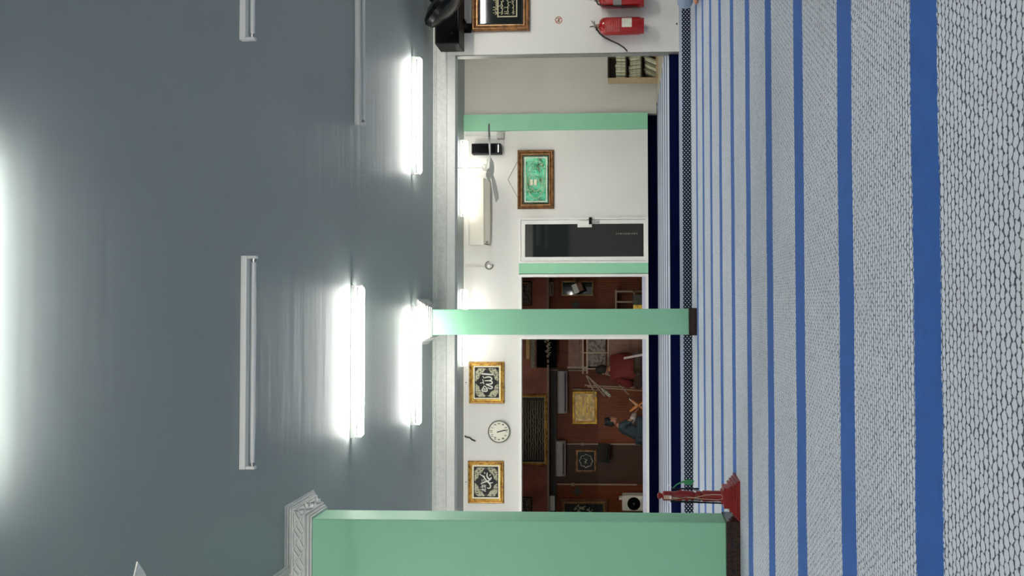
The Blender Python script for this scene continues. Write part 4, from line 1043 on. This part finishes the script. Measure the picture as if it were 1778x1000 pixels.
    for s in (-1, 1): hm.ell(hd + R3_ * s * .076 * sc_, (.01, .022, .034), 8, 6, rot=rotm)
    hdo = hm.build('head', 'skin', root, smooth=True)
    fm_ = MB()
    for s in (-1, 1): fm_.ell(hd + F3 * .082 * sc_ + R3_ * s * .03 + Vector((0, 0, .012)), (.012, .008, .006), 8, 6, rot=rotm)
    fm_.build('eyes', 'ink', hdo); MB().ell(hd + F3 * .088 * sc_ - Vector((0, 0, .052)), (.024, .006, .007), 8, 6, rot=rotm).build('mouth', 'red_paint', hdo)
    MB().ell(hd - F3 * .014 + Vector((0, 0, .022)), (.083 * sc_, .094 * sc_, .113 * sc_), 20, 12, rot=rotm).build('hair', 'hair', root, smooth=True)
    if cap: MB().lathe(hd + Vector((0, 0, .05 * sc_)), (0, 0, 1), [(.093 * sc_, 0), (.095 * sc_, .05), (.088 * sc_, .085), (.05, .095)], 24).build('cap', cap, root, smooth=True)
    # clothes grown over the same joints
    Vs = [pelvis - Vector((0, 0, .01)), waist, chest, neck - Vector((0, 0, .02))]; Rs = [(.19, .15), (.185, .15), (.2, .135), (.075, .07)]; Es = [(0, 1), (1, 2), (2, 3)]
    for (S, El, Wr) in sh:
        i = len(Vs); Vs += [S, El, El + (Wr - El) * (.85 if sleeve is None else .0) + Vector((0, 0, .001))]; Rs += [(.085, .08), (.072, .068), (.05, .046)]; Es += [(2, i), (i, i + 1), (i + 1, i + 2)]
    skin('shirt', shirt, root, Vs, Es, [(a * sc_ * bulk, b * sc_ * bulk) for a, b in Rs], 2)
    if sleeve:
        for (S, El, Wr) in sh: skin('sleeve', sleeve, root, [El - (Wr - El) * .15, El + (Wr - El) * .5, El + (Wr - El) * .95], [(0, 1), (1, 2)], [(.07 * sc_,) * 2, (.066 * sc_,) * 2, (.05 * sc_,) * 2], 2)
    Vs = [pelvis - Vector((0, 0, .03))]; Rs = [(.19, .11)]; Es = []
    for (H_, K, A_, T_) in lg:
        i = len(Vs); Vs += [H_, K, K + (A_ - K) * .85]; Rs += [(.11, .1), (.09, .085), (.07, .06)]; Es += [(0, i), (i, i + 1), (i + 1, i + 2)]
    skin('trousers', legs, root, Vs, Es, [(a * sc_, b * sc_) for a, b in Rs], 2)
    return root, W, hd, sh, lg
# person in red, back to the hall, bent to the left
b0 = py_(1118, 634, 14.3)
pr, W, hd, sh, lg = seated_person('person in a loose red shirt sitting on the floor beyond the wide opening', Vector((b0.x, 14.3, Z3)), 1.95, 1.08, .35, 'shirt_red', 'dark_wood', knee_out=.3, headturn=.3, bulk=1.32)
a, b_ = py_(1083, 622, 13.9), py_(1110, 615, 13.9)
b_.z = Z3 + .02
MB().tube([a, (a + b_) / 2 + Vector((0, 0, .004)), b_], .02, 6, flat=.3).build('paper_roll', 'shirt_white', None, label='pale folded paper strip leaning at the side of the person in red', category='paper')
b1 = py_(1118, 757, 14.5)
seated_person('person in a dark robe and black cap sitting cross-legged and reading before the panelled wall', Vector((b1.x, 14.5, Z3)), .35, .86, .38, 'shirt_dark', 'shirt_dark', sleeve='shirt_white', cap='hair', knee_out=.3)
# book on an x-shaped wooden rest in front of the reader
yq = 14.05
q = py_(1106, 703, yq)
t_ = thing('book_rest', 'crossed wooden book rest on the floor in front of the person in the black cap', 'book rest', (q.x, yq, Z3))
h1 = .3
for s in (-1, 1):
    MB().box(q.x - .012, q.x + .012, yq - .1, yq + .1, Z3 - .0, Z3 + h1 * 1.05, rot=Matrix.Rotation(s * .62, 3, 'Y'), c=(q.x, yq, Z3 + h1 * .5)).build('crossed_board', 'orange_wood', t_)
bk = thing('open_book', 'open book resting on the crossed wooden rest', 'book', (q.x, yq, Z3 + h1 * .6))
for s, m in ((-1, 'orange_wood'), (1, 'book')):
    MB().box(q.x - .008, q.x + .008, yq - .09, yq + .09, Z3 + h1 * .62, Z3 + h1 * .62 + .17, rot=Matrix.Rotation(s * .72, 3, 'Y'), c=(q.x, yq, Z3 + h1 * .62)).build('page_block', m, bk)
# person at the picture edge: bent knee and bare foot on the carpet
kp = py_(1186, 14, 7.75)
pb_ = Vector((kp.x + .56, 7.9, 0))
seated_person('person in light blue clothes sitting on the hall carpet, only knee and foot in view', pb_, -PI / 2 - .25, 1.0, .1, 'cloth_blue', 'cloth_blue', knee_out=.5, foot=.5)
